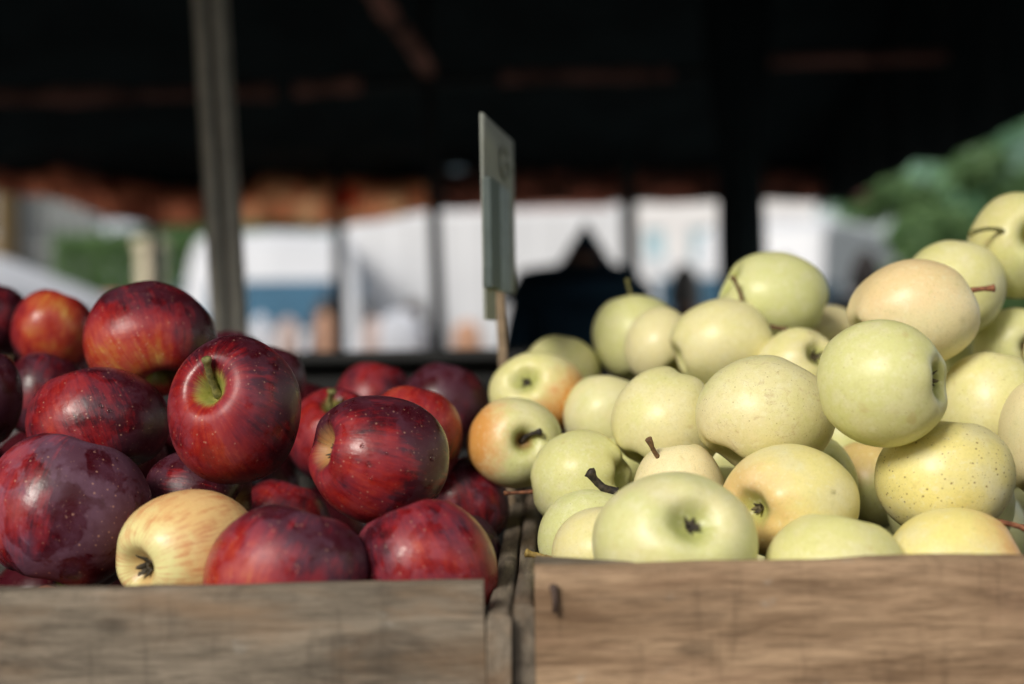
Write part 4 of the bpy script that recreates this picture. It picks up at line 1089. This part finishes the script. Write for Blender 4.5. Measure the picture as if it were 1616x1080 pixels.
bt_ = P(765, 540, 19)
box_truck((bt_.x, 20.2), 0, 'large white box truck parked side on behind the price card', L=3.95, H=CAMZ + 1.78)

# ------------------------------------------------------------------ far market counter with goods
ct = empty('market_counter', (*at(600, 9.4), 0)); ct.location.y = 9.5
tag(ct, 'white covered market counter beyond the canopy legs', 'table')
TC = 1.02
MB().box((-1.3, -.35, TC - .03), (1.3, .35, TC)).build('counter_top', W_WARM, ct, bevel=.004)
MB().box((-1.32, -.37, .35), (1.32, -.355, TC - .002)).build('cloth_front', mat_cloth('white_tablecloth', (.62, .60, .60)), ct)
for x in (-1.0, 1.0):
    for y in (-.28, .28): MB().box((x - .02, y - .02, .002), (x + .02, y + .02, TC - .031)).build('leg', W_GREY, ct)
def sack(px, py, D, w, h, mat, label, cat='sack', name='produce_sack', group='goods on the far counter'):
    D += 2.5; w *= 1.36; h *= 1.36
    c = P(px, py, D); z0 = ct.location.z + TC + .002
    m = MB(); rn = random.Random(px)
    H_ = max(.06, c.z + h / 2 - z0)
    def f(u, v):
        a = 2 * PI * u; s = math.sin(PI * min(1, .12 + v * .80)) ** .45 if v < 1 else .02
        r = w / 2 * s * (1 + .10 * noise.noise(Vector((math.cos(a) * 2, math.sin(a) * 2, v * 3 + px))))
        return Vector((c.x + r * math.cos(a), D + r * math.sin(a) * .8, z0 + H_ * v))
    m.sheet(f, 24, 12); o = m.build(name, mat, smooth=True); 
    me = o.data; off = Vector((c.x, D, z0))
    for v in me.vertices: v.co -= off
    o.location = off
    tag(o, label, cat, group); return o
M_SACKW = mat_cloth('white_bag', (.72, .76, .85), .8); M_PEACH = mat_cloth('peach_paper', (.62, .36, .24), .8); M_PINK = mat_cloth('pinkish_paper', (.60, .48, .45), .8)
sack(632, 515, 6.95, .22, .16, M_SACKW, 'bright white bag, the brightest shape under the truck side', 'bag', 'cloth_bag')
sack(590, 520, 7.05, .12, .12, M_PINK, 'dull pinkish paper bag left of the bright white bag', 'bag', 'paper_bag')
sack(512, 520, 6.9, .09, .18, M_PEACH, 'narrow peach coloured paper bag right of the blue windscreen', 'bag', 'paper_bag')
sack(737, 525, 6.85, .14, .12, M_PEACH, 'peach and white paper bag between the thin pole and the price card', 'bag', 'paper_bag')
sack(455, 520, 6.9, .12, .12, M_PINK, 'pale pink bag below the right end of the blue windscreen', 'bag', 'paper_bag')
sack(412, 518, 7.0, .10, .14, M_SACKW, 'white bag just right of the near grooved pole', 'bag', 'cloth_bag')

# ------------------------------------------------------------------ white parasol at the left
um = empty('white_parasol', (*at(-90, 9.0), 0)); tag(um, 'white market parasol sloping down at the left edge', 'parasol')
apex = P(-110, 375, 9.0).z; rim = P(140, 492, 9.0).z
def par(u, v):
    a = 2 * PI * u; seg = (u * 8) % 1; r = 1.25 * v * (1 - .035 * math.sin(PI * seg))
    return Vector((r * math.cos(a), r * math.sin(a), apex + (rim - apex) * v ** 1.1 - .02 * math.sin(PI * seg) * v))
MB().sheet(par, 64, 10).build('canopy_cloth', mat_cloth('white_parasol_cloth', (.78, .80, .84), .8, .5, var=.05), um, smooth=True, solid=.003)
MB().bar((0, 0, .05), (0, 0, apex - .01), .045, n=12).build('pole', M_ALU, um)
MB().lathe([(.001, .06), (.22, .05), (.26, .0), (.26, -.045)], (0, 0, .05), 24).build('base', M_CHASSIS, um, smooth=True)
for k in range(8):
    a = 2 * PI * k / 8
    MB().bar((.02 * math.cos(a), .02 * math.sin(a), apex - .02), (1.2 * math.cos(a), 1.2 * math.sin(a), rim - .0), .014).build('rib', M_ALU, um)

# ------------------------------------------------------------------ buildings
M_WINB = simple('window_blue', (.04, .07, .09), .35, .3, 2); M_CREAM = simple('cream_wall', (.60, .54, .40), .85, .12, 2, bump=.2)
M_STUC = simple('pale_stucco', (.24, .26, .26), .85, .15, 2, bump=.2); M_WHITEB = simple('white_render', (.66, .66, .68), .85, .1, 2, bump=.2)
M_OCHRE = simple('ochre_wall', (.30, .20, .09), .85, .15, 2); M_ROOFT = simple('roof_tiles', (.20, .08, .05), .8, .4, 3, bump=.4)
def building(x0, x1, y0, depth, H, wall, label, cols, rows, winmat, ww, wh, z0=1.0, dzr=2.9, roof_mat=M_ROOFT, gable=True, mull=False):
    root = empty("building", ((x0 + x1) / 2, y0, 0), PI if y0 < 0 else 0); tag(root, label, 'building')
    w = (x1 - x0) / 2
    rects = []
    for r in range(rows):
        for c in range(cols):
            cx = -w + (c + .5) * 2 * w / cols; rects.append((cx - ww / 2, cx + ww / 2, z0 + r * dzr, z0 + r * dzr + wh))
    m = MB(); m.box((-w, .22, 0), (w, depth, H))
    xs = sorted(set([-w, w] + [r[0] for r in rects] + [r[1] for r in rects])); zs = sorted(set([0, H] + [r[2] for r in rects] + [r[3] for r in rects]))
    for a, b in zip(xs, xs[1:]):
        for c, d in zip(zs, zs[1:]):
            if any(abs(a - r[0]) < 1e-6 and abs(c - r[2]) < 1e-6 for r in rects): continue
            m.box((a, 0, c), (b, .219, d))
    m.build('wall', wall, root)
    for r in rects:
        f = MB(); e = .05
        f.box((r[0], .08, r[2]), (r[0] + e, .14, r[3])).box((r[1] - e, .08, r[2]), (r[1], .14, r[3])).box((r[0] + e, .08, r[2]), (r[1] - e, .14, r[2] + e)).box((r[0] + e, .08, r[3] - e), (r[1] - e, .14, r[3]))
        fo = f.build('window', M_WHITEB, root)
        MB().box((r[0] + e, .10, r[2] + e), (r[1] - e, .12, r[3] - e)).build('pane', winmat, fo)
        MB().box((r[0] - .06, -.06, r[2] - .08), (r[1] + .06, .08, r[2] - .002)).build('sill', M_WHITEB, fo)
    if gable:
        g = MB(); g.v = [Vector(p) for p in ((-w - .3, -.3, H), (w + .3, -.3, H), (w + .3, depth + .3, H), (-w - .3, depth + .3, H), (-w - .3, depth / 2, H + 2.2), (w + .3, depth / 2, H + 2.2))]
        g.f = [[0, 1, 5, 4], [2, 3, 4, 5], [0, 4, 3], [1, 2, 5], [3, 2, 1, 0]]; g.build('roof', roof_mat, root)
    return root
p0, p1 = P(35, 540, 34).x, P(140, 540, 34).x
building(p0, p1 + .2, 34, 8, 7.5, M_STUC, 'pale building with tall narrow windows at the left', 6, 2, M_WINB, .16, 2.0, z0=.9, dzr=2.8)
building(P(-140, 540, 33).x, P(4, 540, 33).x, 33, 8, 7.0, M_OCHRE, 'ochre building at the far left edge', 2, 2, M_WINB, .8, 1.4)
building(P(160, 540, 30).x, P(212, 540, 30).x, 30, 5, 3.9, simple('bluish_white', (.60, .66, .75), .7, .08, 2), 'small bluish white kiosk building between the left building and the hedge', 1, 1, M_WINB, .3, .5, gable=False)
building(P(1000, 540, 38).x, P(1290, 540, 38).x, 38, 8, 8.5, M_WHITEB, 'white house with pale blue windows right of the teal post', 4, 3, simple('sky_pane', (.36, .52, .60), .15, .2, 2), .62, 1.1, z0=1.2, dzr=1.9)
building(P(-900, 540, 52).x, P(-150, 540, 52).x, 52, 10, 11, M_CREAM, 'cream apartment block far off to the left', 6, 3, M_WINB, 1.1, 1.5)
building(P(560, 540, 60).x, P(1000, 540, 60).x, 60, 10, 6.2, M_STUC, 'long pale building far behind the box truck', 7, 2, M_WINB, 1.0, 1.4)
# cream gate pillar
pl = empty('gate_pillar', (*at(241, 12.0), 0)); tag(pl, 'cream stone pillar in front of the hedge at the left', 'pillar')
MB().box((-.095, -.095, 0), (.095, .095, 2.06)).build('shaft', M_CREAM, pl, bevel=.008)
MB().box((-.12, -.12, 2.062), (.12, .12, 2.14)).build('cap', M_CREAM, pl, bevel=.01)
MB().box((-.115, -.115, .001), (.115, .115, .0995)).build('foot', M_STUC, pl, bevel=.005)
# unseen brick block added behind the camera to cut low sky light
building(-9, 9, -8, 6, 4.6, simple('brown_brick', (.10, .07, .055), .9, .3, 3, bump=.3), 'unseen brown brick light blocker added behind the camera', 6, 2, M_WINB, 1.0, 1.3)
# small red sign
rs = empty('red_sign', (*at(168, 13.5), 0)); tag(rs, 'small pinkish red board on a post in front of the kiosk', 'sign')
MB().box((-.14, -.01, 1.48), (.14, .01, 1.74)).build('board', simple('pink_red_board', (.55, .16, .17), .6, .2, 6), rs, bevel=.004)
MB().bar((0, .025, 0), (0, .025, 1.7), .03, n=8).build('post', M_FRAME, rs)

# ------------------------------------------------------------------ trees
def mat_leaf(name, a, b):
    t = NT(name)
    g = t.n('ShaderNodeNewGeometry').outputs['Random Per Island']
    col = t.mix(g, a, b)
    d = t.n('ShaderNodeBsdfPrincipled'); t.l(col, d.inputs['Base Color']); d.inputs['Roughness'].default_value = .5
    tr = t.n('ShaderNodeBsdfTranslucent'); t.l(col, tr.inputs[0])
    mx = t.n('ShaderNodeMixShader'); mx.inputs[0].default_value = .42
    t.l(d.outputs[0], mx.inputs[1]); t.l(tr.outputs[0], mx.inputs[2]); t.l(mx.outputs[0], t.out.inputs[0])
    return t.m
LEAF1 = mat_leaf('leaf_green', (.11, .26, .15), (.33, .55, .34)); LEAF2 = mat_leaf('leaf_hedge', (.07, .15, .05), (.18, .30, .12)); LEAF3 = mat_leaf('leaf_blue_green', (.11, .23, .18), (.33, .48, .38))
M_BARK = simple('bark', (.07, .055, .045), .9, .4, 12, bump=.6)
def leaves(clumps, n, s, seed):
    rn = random.Random(seed); vs, fs = [], []
    tot = sum(c[1] ** 2 for c in clumps)
    for (c, r) in clumps:
        k = int(n * r * r / tot)
        for _ in range(k):
            v = Vector((rn.gauss(0, 1), rn.gauss(0, 1), rn.gauss(0, 1))).normalized() * r * (rn.random() ** .35)
            v.z *= .8; p = c + v
            a = Vector((rn.gauss(0, 1), rn.gauss(0, 1), rn.gauss(0, 1))).normalized(); b = a.orthogonal().normalized()
            q = s * rn.uniform(.6, 1.4); i = len(vs)
            vs += [p - a * q, p + b * q * .45, p + a * q, p - b * q * .45]; fs.append([i, i + 1, i + 2, i + 3])
    return mesh_from('crown', vs, fs, False)
def tree(x, y, H, R, label, leaf, seed, n=5000, s=.10, trunk=.16, low=.35, group='trees behind the market'):
    root = empty('broadleaf_tree', (x, y, 0)); tag(root, label, 'tree', group)
    rn = random.Random(seed); vs, fs = [], []
    def add(pts, rads):
        v, f = tube(pts, rads, 9); o = len(vs); vs.extend(v); fs.extend([[i + o for i in q] for q in f])
    top = Vector((rn.uniform(-.2, .2), rn.uniform(-.2, .2), H * .75))
    tp = [Vector((top.x * u + .06 * math.sin(u * 5), top.y * u, top.z * u)) for u in [i / 8 for i in range(9)]]
    add(tp, [trunk * (1 - .75 * i / 8) for i in range(9)])
    clumps = []
    for k in range(11):
        u = rn.uniform(low, .95); b = Vector((top.x * u, top.y * u, top.z * u)); a = rn.uniform(0, 6.28)
        e = b + Vector((math.cos(a), math.sin(a), rn.uniform(.2, .9))) * R * rn.uniform(.45, .9)
        add([b, (b + e) / 2 + Vector((0, 0, -.05)), e], [trunk * .35 * (1.2 - u), trunk * .22 * (1.2 - u), .01])
        clumps.append((e, R * rn.uniform(.28, .5)))
        clumps.append(((b + e) / 2 + Vector((0, 0, R * .2)), R * rn.uniform(.2, .35)))
    clumps.append((Vector((0, 0, H - R * .4)), R * .4)); clumps = [(c, r * .8) for c, r in clumps]
    link('trunk', mesh_from('trunk', vs, fs), M_BARK, root)
    link('crown', leaves(clumps, n, s, seed), leaf, root)
tree(P(1545, 540, 11.5).x, 11.5, 2.9, .85, 'bright green young tree right of the white van', LEAF2, 3, 6000, .07, .08, .25)
tree(P(1860, 540, 13.5).x, 13.5, 5.2, 2.3, 'tall bluish green tree at the right edge', LEAF3, 5, 7000, .09, .15, .2)
tree(P(1770, 540, 17.5).x, 17.5, 5.6, 2.4, 'mid green tree behind the bright young tree', LEAF1, 8, 8000, .10, .16, .2)
tree(P(2150, 540, 15).x, 15, 6.5, 2.6, 'large dark tree beyond the right edge of the canopy', LEAF3, 11, 7000, .11, .18, .25)
tree(P(1500, 540, 28).x, 28, 5.2, 2.4, 'far tree showing just right of the white van', LEAF1, 14, 6000, .13, .18, .2)
tree(P(1800, 540, 24).x, 24, 9.0, 3.6, 'high tree far behind at the right', LEAF1, 15, 8000, .15, .22, .2)
tree(P(-330, 540, 26).x, 26, 8.0, 3.0, 'tree left of the ochre building', LEAF1, 17, 6000, .14, .2, .3)
tree(P(255, 540, 36).x, 37, 5.6, 2.6, 'tree standing behind the clipped hedge at the left', LEAF2, 19, 7000, .13, .18, .2)
tree(P(330, 540, 40).x, 44, 6.2, 3.0, 'tree behind the white van with the blue windscreen', LEAF2, 23, 7000, .15, .18, .2)
# hedge
hg = empty('clipped_hedge', (P(250, 540, 24).x, 24, 0)); tag(hg, 'clipped yellow green hedge behind the cream pillar', 'hedge')
rn = random.Random(4); vs, fs = [], []
for _ in range(14000):
    p = Vector((rn.uniform(-1.6, 1.6), rn.uniform(-.5, .5), rn.uniform(.05, 3.0)))
    f_ = rn.randrange(3)
    if f_ == 0: p.y = -.5 + rn.gauss(0, .05)
    elif f_ == 1: p.z = 3.0 + rn.gauss(0, .07)
    a = Vector((rn.gauss(0, 1), rn.gauss(0, 1), rn.gauss(0, 1))).normalized(); b = a.orthogonal().normalized(); q = .07 * rn.uniform(.6, 1.4); i = len(vs)
    vs += [p - a * q, p + b * q * .5, p + a * q, p - b * q * .5]; fs.append([i, i + 1, i + 2, i + 3])
link('foliage', mesh_from('foliage', vs, fs, False), LEAF2, hg)
m = MB()
for k in range(9): m.bar((-1.5 + k * .37, 0, 0), (-1.5 + k * .37 + .05, 0, 2.4), .05, n=6)
m.build('stems', M_BARK, hg)

# ------------------------------------------------------------------ ground, sky, sun, camera
def mat_ground():
    t = NT('asphalt'); tc = t.n('ShaderNodeTexCoord').outputs['Object']
    n = t.noise(tc, 90, 4, .7); b = t.noise(tc, .6, 4, .6)
    c = t.mix(n, (.07, .067, .064), (.15, .145, .135)); c = t.mix(t.math('MULTIPLY', t.sstep(b, .4, .65), .4), c, (.13, .125, .12))
    t.principled(c, .9, t.bump(n, .4, .004)); return t.m
g = MB(); g.v = [Vector(p) for p in ((-400, -400, 0), (400, -400, 0), (400, 900, 0), (-400, 900, 0))]; g.f = [[0, 1, 2, 3]]
tag(g.build('ground', mat_ground()), 'grey asphalt market square', kind='structure')

SUN_EL, SUN_AZ = math.radians(31), math.radians(212)     # azimuth measured from +Y (view direction) towards +X
w = bpy.data.worlds.new('World'); SC.world = w; w.use_nodes = True
nt = w.node_tree; nt.nodes.clear()
sky = nt.nodes.new('ShaderNodeTexSky'); sky.sky_type = 'NISHITA'; sky.sun_disc = False
sky.sun_elevation = SUN_EL; sky.sun_rotation = SUN_AZ; sky.dust_density = 3.0; sky.air_density = 1.0; sky.ozone_density = 1.0
bg = nt.nodes.new('ShaderNodeBackground'); bg.inputs[1].default_value = .07
# broken bright cloud, added to whiten the blue sky light
tcw = nt.nodes.new('ShaderNodeTexCoord'); nz = nt.nodes.new('ShaderNodeTexNoise'); nz.inputs['Scale'].default_value = 2.2; nz.inputs['Detail'].default_value = 6
mp = nt.nodes.new('ShaderNodeMapRange'); mp.inputs[1].default_value = .40; mp.inputs[2].default_value = .60
mixw = nt.nodes.new('ShaderNodeMix'); mixw.data_type = 'RGBA'
nt.links.new(tcw.outputs['Generated'], nz.inputs['Vector']); nt.links.new(nz.outputs['Fac'], mp.inputs[0]); nt.links.new(mp.outputs[0], mixw.inputs[0])
nt.links.new(sky.outputs[0], mixw.inputs[6]); mixw.inputs[7].default_value = (8.0, 7.8, 7.5, 1)
nt.links.new(mixw.outputs[2], bg.inputs[0])
wo = nt.nodes.new('ShaderNodeOutputWorld'); nt.links.new(bg.outputs[0], wo.inputs[0])

sd = bpy.data.lights.new('sun', 'SUN'); sd.energy = 1.5; sd.angle = math.radians(18); sd.color = (1, .94, .85)
so = bpy.data.objects.new('sun', sd); COL.objects.link(so)
to_sun = Vector((math.sin(SUN_AZ) * math.cos(SUN_EL), math.cos(SUN_AZ) * math.cos(SUN_EL), math.sin(SUN_EL)))
so.rotation_euler = to_sun.to_track_quat('Z', 'Y').to_euler(); so.location = (0, 0, 20)

cd = bpy.data.cameras.new('camera'); cam = bpy.data.objects.new('camera', cd); COL.objects.link(cam); SC.camera = cam
cd.lens = 50; cd.sensor_width = 36; cd.clip_start = .01; cd.clip_end = 2000
cam.location = (0, 0, CAMZ); cam.rotation_euler = (PI / 2, 0, 0)
cam.rotation_euler = (Matrix.Rotation(ROLL, 3, 'Y') @ Matrix.Rotation(PI / 2, 3, 'X')).to_euler()
cd.dof.use_dof = True; cd.dof.focus_distance = .80; cd.dof.aperture_fstop = 3.4; cd.dof.aperture_blades = 0

SC.view_settings.view_transform = 'Standard'; SC.view_settings.look = 'None'; SC.view_settings.gamma = 1
SC.view_settings.exposure = .97
SC.cycles.max_bounces = 8; SC.cycles.use_denoising = True
